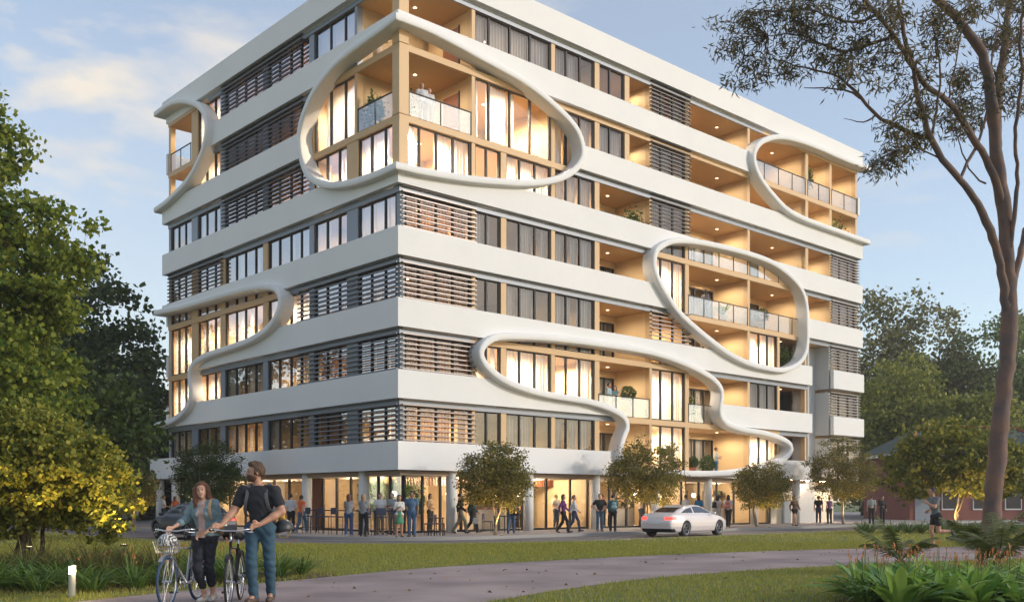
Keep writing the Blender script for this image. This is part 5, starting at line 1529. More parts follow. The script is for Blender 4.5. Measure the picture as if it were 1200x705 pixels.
    for n in 'RL':
        S_ = N(); an, to = np.array(J['an' + n]), np.array(J['to' + n])
        dn = to - an; heel = an - dn * .25; heel = np.array([heel[0], heel[1], max(.035, an[2] - .045 if kind != 'run' else an[2])])
        S_.cap(heel, to, .044, .038, .02); S_.cap(an, heel, .046, .04, .02)
        if an[2] < .2: S_.cutmax(lambda X, Y, Z: .004 - Z + 0 * X + 0 * Y)
        S_.mesh("shoe", cm(shoes, .5), root, scale=sc)
    hc, hs_ = hair
    if hs_ != 'bald':
        Hh = N()
        def hcut(x, y, z): return np.maximum(-(y + .042) - np.maximum(0, z - .03) * 1.2, -.055 - z + 0 * x - np.maximum(0, y) * .3)
        tk = {'short': .010, 'long': .018, 'tail': .012, 'bun': .012, 'quiff': .014}[hs_]
        cc = hp(0, .016, .022)
        Hh.ell(cc, (.076 + tk, .097 + tk, .100 + tk), .0, yaw, cut=hcut)
        if hs_ == 'quiff': Hh.cap(hp(-.03, -.055, .105), hp(.03, -.05, .108), .028, .03, .03); Hh.cap(hp(0, .0, .115), hp(0, .05, .10), .03, .03, .03)
        if hs_ == 'long':
            if fine:
                for (xx, yy, zz) in ((-.075, -.055, -.30), (-.105, -.03, -.33), (-.09, .02, -.33), (.085, .02, -.22), (.095, .0, -.16)):
                    Hh.cap(hp(xx * .9, .0, .03), hp(xx, yy * .5, -.12), .030, .030, .03); Hh.cap(hp(xx, yy * .5, -.12), hp(xx * 1.25, yy, zz), .032, .018, .03)
            for (xx, zz, yy) in ((-.066, -.20, .03), (.066, -.20, .03), (0, -.22, .085), (-.04, -.22, .07), (.04, -.22, .07)):
                Hh.cap(hp(xx * .95, yy * .8, .02), hp(xx * 1.15, yy, zz), .032, .026, .03)
        if hs_ == 'tail': Hh.cap(hp(0, .10, .04), hp(0, .13, -.16), .028, .014, .02)
        if hs_ == 'bun': Hh.ell(hp(0, .115, .06), (.035, .035, .035), .015)
        if fine:
            X_, Y_, Z_ = Hh.ax[0][:, None, None] - hd[0], Hh.ax[1][None, :, None] - hd[1], Hh.ax[2][None, None, :] - hd[2]
            an_ = np.arctan2(Y_, X_)
            Hh.f = (Hh.f + .0035 * np.sin(an_ * 17 + 22 * Z_ + 3 * np.sin(Z_ * 30)) + .002 * np.sin(Z_ * 75 + an_ * 6)).astype(np.float32)
        Hh.mesh("hair", cm(hc, .7), root, scale=sc)
    return root

BLK, NAVY, JEAN, WHT, GRY = (.015, .015, .018), (.03, .045, .09), (.07, .13, .22), (.62, .62, .62), (.25, .26, .28)
BRN, DK, BLOND = (.12, .055, .03), (.015, .012, .012), (.34, .22, .11)
def G_(x, y): Y = 1177 * 1.39 / (y - 587); return ((x - 600) / 1177 * Y, Y, 0)
# pedestrians: label, (x,y), facing, height, ...
ped = [
 ("man in white and black shirt seen from behind, left of the bar chairs", (-9.73, 44.22), 170, 1.72, dict(kind='stand', top=((.6, .6, .62), .9), bottom=(BLK, 2), hair=(DK, 'short'), shoes=(.4, .4, .4))),
 ("woman in orange top and blue jeans walking away by the left café glazing", (-9.2, 43.9), 150, 1.66, dict(kind='walk', fem=True, top=((.80, .13, .02), .3), bottom=(JEAN, 2), hair=(DK, 'tail'), shoes=(.5, .5, .5))),
 ("woman in pale sleeveless top and jeans, back turned, at the bar tables", (-6.48, 39.9), 178, 1.68, dict(kind='lean', fem=True, top=(GRY, 0), bottom=((.03, .07, .17), 2), hair=(BRN, 'long'), shoes=(.3, .3, .3))),
 ("blonde woman in grey top and black trousers leaning on the bar table", (-5.9, 39.9), 170, 1.68, dict(kind='lean', fem=True, mir=-1, top=(GRY, .4), bottom=(BLK, 2), hair=(BLOND, 'long'))),
 ("man in white shirt and tan trousers chatting behind the bar table", (-5.55, 42.3), 10, 1.74, dict(kind='chat', top=(WHT, .6), bottom=((.28, .22, .16), 2), hair=(BRN, 'short'))),
 ("man in grey shirt and tan trousers chatting beside the glass", (-5.05, 42.4), -20, 1.76, dict(kind='phone', top=((.3, .33, .35), .6), bottom=((.25, .2, .15), 2), hair=(BRN, 'short'))),
 ("woman in green patterned dress and white cardigan with long dark hair", (-4.37, 38.95), 15, 1.64, dict(kind='phone', fem=True, top=((.62, .60, .56), .9), bottom=(None, 0), dress=((.07, .25, .14), .40), hair=((.03, .015, .01), 'long'), shoes=(.12, .06, .03), skin=SKIN_T)),
 ("bearded man in blue denim shirt and jeans facing the street", (-3.93, 39.4), -5, 1.80, dict(kind='chat', top=((.08, .15, .25), .55), bottom=((.05, .11, .22), 2), hair=(DK, 'short'), skin=SKIN_D, shoes=(.03, .03, .04))),
 ("person in black jacket and khaki trousers walking right past the first street tree", (-2.25, 43.6), 100, 1.76, dict(kind='walk', top=(BLK, 2), bottom=((.22, .20, .15), 2), hair=(DK, 'short'))),
 ("woman in dark green coat walking just behind the person in black", (-1.75, 43.9), 95, 1.68, dict(kind='walk', fem=True, mir=-1, top=((.03, .07, .06), 2), bottom=(BLK, 2), hair=(DK, 'long'))),
 ("man in blue denim shirt with a black bag walking away by the column", (-.04, 43.2), 172, 1.72, dict(kind='walk', top=((.06, .11, .2), 1.8), bottom=((.06, .11, .2), 2), hair=(DK, 'short'))),
 ("long haired woman in purple jacket and black trousers strolling", (2.25, 44.0), 75, 1.70, dict(kind='walk', fem=True, top=((.13, .03, .16), 2), bottom=(BLK, 2), hair=((.10, .05, .03), 'long'))),
 ("woman in pale shirt and dark jeans walking beside the one in purple", (2.82, 45.6), 85, 1.68, dict(kind='walk', fem=True, mir=-1, top=((.5, .54, .6), 1.9), bottom=(NAVY, 2), hair=((.16, .09, .05), 'tail'))),
 ("man in black t-shirt and jeans standing with hands on hips", (4.05, 46.3), 5, 1.74, dict(kind='hips', top=(BLK, .5), bottom=((.06, .10, .16), 2), hair=(DK, 'short'))),
 ("person in teal jacket right of the man with hands on hips", (4.65, 46.3), 165, 1.72, dict(kind='chat', fem=True, top=((.03, .13, .17), 2), bottom=(BLK, 2), hair=(DK, 'bun'))),
 ("woman in white top with long dark ponytail behind the white car", (9.75, 56.4), 175, 1.76, dict(kind='stand', fem=True, top=(WHT, .5), bottom=(NAVY, 2), hair=(DK, 'tail'))),
 ("woman in bright blue top with long black hair behind the white car", (10.5, 56.5), 160, 1.74, dict(kind='stand', fem=True, top=((.02, .17, .38), .9), bottom=(BLK, 2), hair=(DK, 'long'))),
 ("woman in white outfit with black shoulder bag walking past the white car's bonnet", (11.15, 54.4), 150, 1.72, dict(kind='walk', fem=True, top=((.5, .45, .45), .5), bottom=(WHT, 2), hair=(DK, 'long'))),
 ("woman with black and pink backpack and black trousers walking away", (11.5, 53.4), 160, 1.74, dict(kind='walk', fem=True, mir=-1, top=((.55, .5, .5), .6), bottom=(BLK, 2), hair=(DK, 'long'))),
 ("long haired woman in brown jacket, black shorts and tall black boots", (15.87, 56.41), 20, 1.72, dict(kind='walk', fem=True, top=((.16, .09, .06), 2), bottom=(BLK, .45), hair=(BRN, 'long'), shoes=BLK)),
 ("man in black t-shirt and dark jeans standing by the cream wall", (19.1, 62.6), 165, 1.74, dict(kind='stand', top=(BLK, .5), bottom=(NAVY, 2), hair=(DK, 'short'), shoes=(.5, .5, .5))),
 ("woman in purple top and black trousers standing by the cream wall", (19.75, 62.5), 190, 1.68, dict(kind='chat', fem=True, top=((.22, .12, .26), .2), bottom=(BLK, 2), hair=(DK, 'tail'))),
 ("man in pale shirt and black trousers right of the last street tree", (22.3, 62.3), 175, 1.76, dict(kind='stand', top=((.38, .42, .42), .8), bottom=(BLK, 2), hair=(BRN, 'short'))),
 ("person in dark suit at the far right end of the pavement", (23.2, 62.9), 10, 1.74, dict(kind='chat', top=(BLK, 2), bottom=(BLK, 2), hair=(DK, 'short'))),
 ("man in white shirt behind the dark car", (-20.3, 58.5), 120, 1.75, dict(kind='chat', top=(WHT, .6), bottom=(NAVY, 2), hair=(BRN, 'short'))),
 ("woman in orange red top behind the dark car", (-19.3, 57.5), 200, 1.68, dict(kind='stand', fem=True, top=((.5, .12, .05), .3), bottom=(NAVY, 2), hair=(BRN, 'long'))),
]
for i, (lab, xy, fz, H, kw) in enumerate(ped):
    human(lab, (xy[0], xy[1], 0), R_(fz), H, **kw)
# people on balconies (building coordinates)
def on_balcony(lab, s, t, k, fz, H, **kw):
    p = W(s, t, F(k) - .02); return human(lab, p, R_(fz), H, **kw)
on_balcony("man in white shirt and grey trousers standing on the corner balcony inside the top ring", 1.72, .60, 6, 20, 1.8, kind='chat', top=((.6, .62, .66), 1.9), bottom=((.16, .18, .21), 2), hair=(DK, 'short'))
on_balcony("woman in white blouse beside him on the corner balcony inside the top ring", 2.12, .60, 6, 10, 1.68, kind='stand', fem=True, top=(WHT, 1.8), bottom=((.45, .45, .45), 2), hair=((.3, .12, .05), 'tail'))
on_balcony("person in grey top and blue jeans on the balcony in the round ring", 21.9, .62, 4, 150, 1.72, kind='stand', fem=True, top=((.2, .2, .22), 1.5), bottom=((.05, .12, .22), 2), hair=(DK, 'long'))
on_balcony("man in pale blue shirt embracing on the balcony in the lower ring", 13.75, .62, 2, 60, 1.78, kind='chat', top=((.35, .47, .52), 1.9), bottom=(WHT, 2), hair=(DK, 'short'))
on_balcony("woman in light teal dress raising her hand on the lower ring balcony", 14.2, .60, 2, -20, 1.66, kind='wave', fem=True, top=((.25, .42, .45), .3), dress=((.3, .45, .48), .5), bottom=(None, 0), hair=(BRN, 'long'))
on_balcony("man in pale shirt and jeans looking down at his phone on the lowest ring balcony", 22.9, .62, 1, 95, 1.8, kind='phone', top=((.5, .52, .5), .7), bottom=((.1, .2, .32), 2), hair=(BRN, 'short'))
for (lab, s, t, fz, kw) in (
    ("person in white shirt standing inside the shop left of the timber pier", 11.6, 2.3, 40, dict(kind='chat', top=(WHT, .6), bottom=(NAVY, 2))),
    ("person in mauve shirt inside the shop behind the tree by the white car", 15.0, 2.2, -30, dict(kind='stand', fem=True, top=((.35, .22, .3), .6), bottom=(BLK, 2), hair=(BRN, 'bun'))),
    ("person in cream shirt inside the shop above the white car's roof", 18.0, 2.1, 100, dict(kind='phone', top=((.6, .5, .4), .6), bottom=(NAVY, 2))),
    ("person in tan top inside the café behind the bearded man", 3.7, 2.6, 60, dict(kind='chat', fem=True, top=((.5, .35, .2), .6), bottom=(BLK, 2), hair=(DK, 'long')))):
    p_ = W(s, t, .02); human(lab, p_, R_(fz), 1.72, **kw)
# jogger
human("jogging man in grey t-shirt and black shorts running left along the path", (12.5, 29.6, 0), R_(-82), 1.82, kind='run', top=((.13, .15, .16), .55), bottom=(BLK, .55), hair=(DK, 'short'), skin=SKIN_T, res=.014, shoes=(.03, .06, .09), fine=True)

# ---- foreground couple
mJ = base_pose()
MX, MY = -3.46, 13.75
mJ.update(pel=(.02, 0, .95), chest=(.0, .0, 1.27), neck=(-.015, .01, 1.455), head=(-.045, -.02, 1.625), shR=(-.195, .0, 1.40), shL=(.195, -.01, 1.40),
          elR=(-.30, -.06, 1.15), wrR=(-.40, -.25, .965), elL=(.30, -.04, 1.14), wrL=(.085, -.24, .985),
          knR=(-.075, -.09, .50), anR=(-.06, -.02, .09), toR=(-.09, -.18, .035), hipR=(-.08, 0, .92), hipL=(.10, 0, .92), knL=(.125, .02, .50), anL=(.10, .16, .11), toL=(.11, .02, .035))
def beard(B, J, hp): pass
man = human("tall bearded man in black t-shirt and blue jeans pushing a black bicycle", (MX, MY, 0), R_(-4), 1.92, J=mJ, top=((.018, .02, .026), .62), bottom=((.035, .085, .13), 2), hair=((.075, .042, .022), 'quiff'),
            skin=SKIN_T, res=.0085, yaw=R_(-62), fine=True, shoes=(.10, .06, .04), fingers={'R': (-.5, -.6, .05), 'L': (-.6, -.55, -.1)}, build=1.13, hem=.94)
wJ = base_pose(True)
WX, WY = -4.24, 13.85
wJ.update(head=(-.035, -.015, 1.60), neck=(-.01, .01, 1.455), chest=(0, -.005, 1.27), pel=(.01, 0, .95), elR=(-.26, -.02, 1.19), wrR=(-.36, -.27, 1.07), elL=(.21, .04, 1.15), wrL=(.10, -.22, 1.00),
          knR=(-.05, -.13, .50), anR=(-.0, .02, .09), toR=(-.02, -.13, .035), hipR=(-.085, 0, .92), hipL=(.095, 0, .92), knL=(.075, -.02, .50), anL=(.06, .16, .12), toL=(.06, .03, .035))
woman = human("smiling woman in denim jacket and cropped black trousers pushing a silver bicycle", (WX, WY, 0), R_(-8), 1.68, J=wJ, fem=True, top=((.55, .38, .33), 0), bottom=((.016, .018, .028), 1.62), hair=((.15, .06, .03), 'long'),
              skin=SKIN, res=.0085, yaw=R_(12), tilt=R_(-8), fine=True, shoes=(.5, .48, .46), fingers={'R': (-.2, -.8, -.1), 'L': (-.55, -.6, -.1)}, hem=.93)
# denim jacket (open front), sleeves to the elbow and beyond
def jacket():
    sc = 1.68 / 1.75; P = np.array([wJ[k] for k in wJ]); lo = P.min(0) - .2; hi = P.max(0) + .2
    T_ = Field(lo, hi, .0085); J = wJ; e = .021
    pel, ch = np.array(J['pel']), np.array(J['chest']); mid = (np.array(J['shR']) + np.array(J['shL'])) / 2
    T_.cap(J['hipR'], J['hipL'], .095 + e, .095 + e, .05); T_.cap(pel + [0, 0, .03], lerp(pel, ch, .5), .098 + e, .088 + e, .06, .84)
    T_.cap(lerp(pel, ch, .45), ch, .09 + e, .104 + e, .06, .82); T_.cap(ch + [-.06, 0, -.02], ch + [.06, 0, -.02], .098 + e, .098 + e, .06, .88)
    T_.cap(lerp(J['shR'], mid, .1), lerp(J['shL'], mid, .1), .056 + e, .056 + e, .07); T_.cap(mid + [0, 0, -.06], ch, .09 + e, .10 + e, .06, .85)
    T_.cap(mid + [-.045, .01, .035], mid + [.045, .01, .035], .052, .052, .03)
    for s_ in (-1, 1): T_.ell(ch + [s_ * .062, -.075, 0], np.array([.052, .05, .052]) + e, .035)
    for n in 'RL':
        sh, el, wr = J['sh' + n], J['el' + n], J['wr' + n]
        T_.cap(sh, el, .047 + e, .038 + e, .03); T_.cap(el, lerp(el, wr, .42), .036 + e, .036 + e, .02)
    T_.cutmax(lambda X, Y, Z: .955 - Z + 0 * X + 0 * Y)
    # open front wedge
    T_.cutmax(lambda X, Y, Z: np.minimum(.048 + (1.42 - Z) * .02 - np.abs(X + .0), -.02 - Y) + 0 * Z)
    T_.cutmax(lambda X, Y, Z: Z - (1.485 + .35 * Y) + 0 * X)
    X_, Y_, Z_ = T_.ax[0][:, None, None], T_.ax[1][None, :, None], T_.ax[2][None, None, :]
    T_.f = (T_.f + .004 * np.sin(29 * X_ + 41 * Z_ + 2 * np.sin(23 * Y_)) * np.sin(27 * Y_ - 21 * Z_)).astype(np.float32)
    T_.mesh("denim_jacket", mat("denim_pale", (.20, .29, .31), .9, noise=(30, (.13, .20, .23), .8), bump=(70, .5)), woman, scale=sc)
    for (x, z) in ((-.085, 1.36), (.085, 1.36)):
        b_ = MB(); b_.obox((x * sc, -.137 * sc, (z - .04) * sc), (.030, .006, 0), (0, .004, 0), (0, 0, .028)); b_.build("pocket_flap", cm((.13, .2, .23)), woman)
jacket()
# man's extras
sc = 1.92 / 1.75
bd = Field((-.3, -.3, 1.4), (.2, .2, 1.8), .008)
def mhp(x, y, z, yaw=R_(-62)):
    c, s_ = math.cos(yaw), math.sin(yaw); return np.array(mJ['head']) + np.array([x * c - y * s_, x * s_ + y * c, z])
bd.ell(mhp(0, -.023, -.040), (.066, .075, .082), 0, R_(-62), cut=lambda x, y, z: z - .000 + .25 * y + 0 * x)
bd.ell(mhp(0, -.074, -.090), (.030, .026, .026), .02, R_(-62))
bd.mesh("beard", cm((.085, .05, .03), .9), man, scale=sc)
# backpack with straps worn by the man
bp = empty("backpack", (MX, MY + .02, 0), R_(-4), "grey backpack with yellow lining worn on the man's back", "backpack")
B_ = Field((-.3, .0, .8), (.3, .45, 1.6), .016); B_.cap((-.09, .20, 1.50), (-.09, .19, 1.20), .09, .11, .05); B_.cap((.09, .20, 1.50), (.09, .19, 1.20), .09, .11, .05)
B_.mesh("bag", cm((.10, .10, .12)), bp)
for s_ in (-1, 1):
    b_ = MB(); P = [(s_ * .12, .16, 1.50), (s_ * .125, .05, 1.63), (s_ * .128, -.075, 1.585), (s_ * .135, -.135, 1.45), (s_ * .165, -.115, 1.30), (s_ * .19, .02, 1.2), (s_ * .16, .15, 1.18)]
    Q = catmull(P, step=.03)
    for a, c in zip(Q[:-1], Q[1:]):
        a, c = Vector(a), Vector(c); d = (c - a); b_.obox((a + c) / 2, d * .55, (.021, 0, 0), d.cross(Vector((1, 0, 0))).normalized() * .006)
    b_.build("strap", cm((.12, .12, .13)), bp)
hl = empty("helmet", (-3.17, 13.95, 1.02), 0, "dark grey cycling helmet hanging at the man's hip", "helmet")
B_ = Field((-.2, -.2, -.2), (.2, .2, .2), .010); B_.ell((0, 0, 0), (.135, .15, .125), 0); B_.cutmax(lambda X, Y, Z: -.055 - Z + .25 * X + 0 * Y); B_.cutmax(lambda X, Y, Z: .115 - np.sqrt(X ** 2 + Y ** 2 + (Z + .01) ** 2))
B_.mesh("shell", cm((.035, .04, .045), .35), hl)
b_ = MB(); b_.tube([(-.1, 0, -.03), (-.05, 0, -.13), (.05, 0, -.13), (.1, 0, -.03)], .006, 5); b_.tube([(0, 0, .12), (-.05, .05, .22)], .006, 5); b_.build("chin_strap", cm((.6, .4, .05)), hl)
yb = empty("waist_bag", (-3.21, 14.0, 1.12), 0, "small mustard yellow and grey bag behind the man's hip", "bag")
B_ = Field((-.15, -.15, -.2), (.15, .15, .2), .012); B_.cap((0, 0, -.07), (0, 0, .07), .055, .045, 0); B_.mesh("pouch", cm((.50, .30, .04)), yb)
# woman's bag strap and tote
tb = empty("shoulder_bag", (WX, WY, 0), R_(-8), "tan strapped bag on the woman's left shoulder", "bag")
b_ = MB(); Q = catmull([(.115, .12, 1.25), (.12, .07, 1.40), (.122, -.03, 1.425), (.12, -.095, 1.36), (.13, -.13, 1.25), (.145, -.10, 1.15)], step=.03)
for a, c in zip(Q[:-1], Q[1:]):
    a, c = Vector(a), Vector(c); d = c - a; b_.obox((a + c) / 2, d * .55, (.017, 0, 0), d.cross(Vector((1, 0, 0))).normalized() * .005)
b_.build("strap", cm((.42, .28, .16)), tb)
B_ = Field((-.3, .0, .7), (.4, .45, 1.4), .016); B_.cap((.10, .20, 1.15), (.10, .20, .98), .08, .09, .04); B_.mesh("bag", cm((.35, .24, .15)), tb)

# ---- bicycles
def bicycle(label, front, rear, fc, tyre, steer=0.0, fork=None):
    front, rear = np.array(front), np.array(rear); d = front - rear; a = math.atan2(d[1], d[0]); R = .34
    r = empty("bicycle", (rear[0], rear[1], 0), a, label, "bicycle")
    wb = np.linalg.norm(d); hd_top = (wb - .17, 0, .86); bbk = (.42, 0, .28); seat_top = (.24, 0, .80)
    fm = mat("bike_paint", fc, .35, metal=.5)
    f_ = MB(); f_.tube([seat_top, bbk], .015, 8); f_.tube([bbk, (wb - .13, 0, .66)], .017, 8); f_.tube([(.26, 0, .74), (wb - .16, 0, .78)], .014, 8); f_.tube([(wb - .12, 0, .62), hd_top], .018, 8)
    for s_ in (-1, 1): f_.tube([(0, s_ * .06, R), (.25, s_ * .02, .74)], .008, 6); f_.tube([(0, s_ * .06, R), bbk], .009, 6)
    f_.build("frame", fm, r, True)
    fk = MB()
    for s_ in (-1, 1): fk.tube([(wb - .125, s_ * .03, .64), (wb - .06, s_ * .055, .50), (wb, s_ * .055, R)], [.012, .011, .008], 6)
    fk.build("fork", mat("fork_paint", fork or fc, .35, metal=.5), r, True)
    for (cx, nm) in ((0, 'w'), (wb, 'f')):
        t_ = MB(); t_.tube([(cx + math.cos(q) * (R - .018), 0, R + math.sin(q) * (R - .018)) for q in np.linspace(0, 2 * np.pi, 48, endpoint=False)], .018, 8, closed=True)
        w_ = t_.build("wheel", mat("tyre", tyre, .8), r, True)
        q_ = MB(); q_.tube([(cx + math.cos(q) * (R - .042), 0, R + math.sin(q) * (R - .042)) for q in np.linspace(0, 2 * np.pi, 48, endpoint=False)], .010, 6, closed=True); q_.build("rim", M_CHROME, w_, True)
        s_ = MB()
        for i in range(28):
            q = i * 2 * math.pi / 28; s_.tube([(cx + .02 * math.cos(q + 1), (.03 if i % 2 else -.03), R + .02 * math.sin(q + 1)), (cx + math.cos(q) * (R - .045), 0, R + math.sin(q) * (R - .045))], .0016, 4)
        s_.tube([(cx, -.06, R), (cx, .06, R)], .018, 8); s_.build("spokes", M_CHROME, w_)
        m_ = MB()
        P = [(cx + math.cos(q) * (R + .022), 0, R + math.sin(q) * (R + .022)) for q in (np.linspace(R_(20), R_(150), 14) if nm == 'w' else np.linspace(R_(50), R_(175), 14))]
        for a_, b_ in zip(P[:-1], P[1:]):
            a_, b_ = Vector(a_), Vector(b_); dd = b_ - a_; m_.obox((a_ + b_) / 2, dd * .55, (0, .024, 0), dd.cross(Vector((0, 1, 0))).normalized() * .003)
        m_.build("mudguard", fm, r)
    hb = MB(); hx = wb - .19
    hb.tube([(wb - .17, 0, .84), (hx, 0, .97), (hx + .05, 0, 1.0)], .013, 8)
    hb.tube(catmull([(hx - .12, -.29, 1.01), (hx - .02, -.22, 1.02), (hx + .05, -.08, 1.0), (hx + .05, 0, 1.0), (hx + .05, .08, 1.0), (hx - .02, .22, 1.02), (hx - .12, .29, 1.01)], step=.03), .011, 8)
    hbo = hb.build("handlebar", M_CHROME, r, True)
    for s_ in (-1, 1):
        gr = MB(); gr.tube([(hx - .03, s_ * .225, 1.02), (hx - .13, s_ * .295, 1.01)], .016, 8); gr.build("grip", M_RUBBER, hbo, True)
        gr = MB(); gr.tube([(hx + .02, s_ * .17, 1.01), (hx + .04, s_ * .23, .985), (hx - .04, s_ * .28, .98)], .006, 5); gr.build("brake_lever", M_CHROME, hbo)
    S_ = Field((.0, -.12, .78), (.42, .12, .98), .008); S_.cap((.12, 0, .90), (.36, 0, .905), .062, .022, 0); S_.ell((.12, 0, .895), (.07, .085, .035), .03); S_.mesh("saddle", M_RUBBER, r)
    b_ = MB(); b_.tube([seat_top, (.21, 0, .88)], .012, 6); b_.build("seat_post", M_CHROME, r)
    ck = MB(); ck.tube([(bbk[0], -.06, bbk[2]), (bbk[0], .06, bbk[2])], .018, 8); ck.tube([(bbk[0], -.07, bbk[2]), (bbk[0] + .12, -.075, bbk[2] - .12)], .009, 6); ck.tube([(bbk[0], .07, bbk[2]), (bbk[0] - .12, .075, bbk[2] + .12)], .009, 6)
    ck.tube([(bbk[0] + .09 * math.cos(q), -.05, bbk[2] + .09 * math.sin(q)) for q in np.linspace(0, 6.283, 24, endpoint=False)], .006, 5, closed=True)
    ck.tube([(bbk[0], -.05, bbk[2] + .09), (0, -.05, R + .035)], .004, 4); ck.tube([(bbk[0], -.05, bbk[2] - .09), (0, -.05, R - .035)], .004, 4)
    cko = ck.build("crank", M_CHROME, r)
    MB().box(bbk[0] + .08, -.17, bbk[2] - .135, bbk[0] + .17, -.08, bbk[2] - .11).build("pedal", M_RUBBER, cko); MB().box(bbk[0] - .17, .08, bbk[2] + .11, bbk[0] - .08, .17, bbk[2] + .135).build("pedal", M_RUBBER, cko)
    return r, a, wb
b1, a1, wb1 = bicycle("silver step through bicycle with blue front tyre pushed by the woman", (-4.50, 13.10), (-4.44, 14.18), (.42, .42, .44), (.03, .06, .13))
b2, a2, wb2 = bicycle("black bicycle pushed by the bearded man", (-3.70, 13.12), (-3.84, 14.2), (.03, .03, .035), (.02, .02, .022))
def on_bike(b, x, y, z):
    a = b.rotation_euler[2]; return (b.location[0] + x * math.cos(a) - y * math.sin(a), b.location[1] + x * math.sin(a) + y * math.cos(a), z)
bk = empty("bicycle_basket", on_bike(b1, wb1 - .02, 0, .72), a1, "wire basket on the front of the woman's bicycle", "basket")
w_ = MB()
for z in (0, .06, .12, .18):
    s = .11 + z * .2; w_.tube([(s, -s * 1.3, z), (s, s * 1.3, z), (-s, s * 1.3, z), (-s, -s * 1.3, z)], .004, 5, closed=True)
for i in range(9):
    q = -1 + 2 * i / 8
    for s_ in (-1, 1): w_.tube([(s_ * .11, q * .14, 0), (s_ * .146, q * .19, .18)], .003, 4); w_.tube([(q * .11, s_ * .143, 0), (q * .146, s_ * .19, .18)], .003, 4)
w_.build("wire_mesh", M_CHROME, bk); bk.scale = (.8, .8, .85)
zh = empty("helmet", on_bike(b1, wb1 - .02, 0, .86), 0, "white helmet with black zebra stripes lying in the bicycle basket", "helmet")
mz = mat("zebra_shell", (.65, .65, .62), .35, stripes=(7, (.02, .02, .02), 'X'))
zw = [n for n in mz.node_tree.nodes if n.type == 'TEX_WAVE'][0]; zw.inputs["Distortion"].default_value = 9; zw.inputs["Detail Scale"].default_value = 2
B_ = Field((-.2, -.2, -.2), (.2, .2, .2), .010); B_.ell((0, 0, 0), (.125, .15, .115), 0); B_.cutmax(lambda X, Y, Z: -.05 - Z + 0 * X + 0 * Y); B_.cutmax(lambda X, Y, Z: .10 - np.sqrt(X ** 2 + Y ** 2 + (Z + .02) ** 2)); B_.mesh("shell", mz, zh)

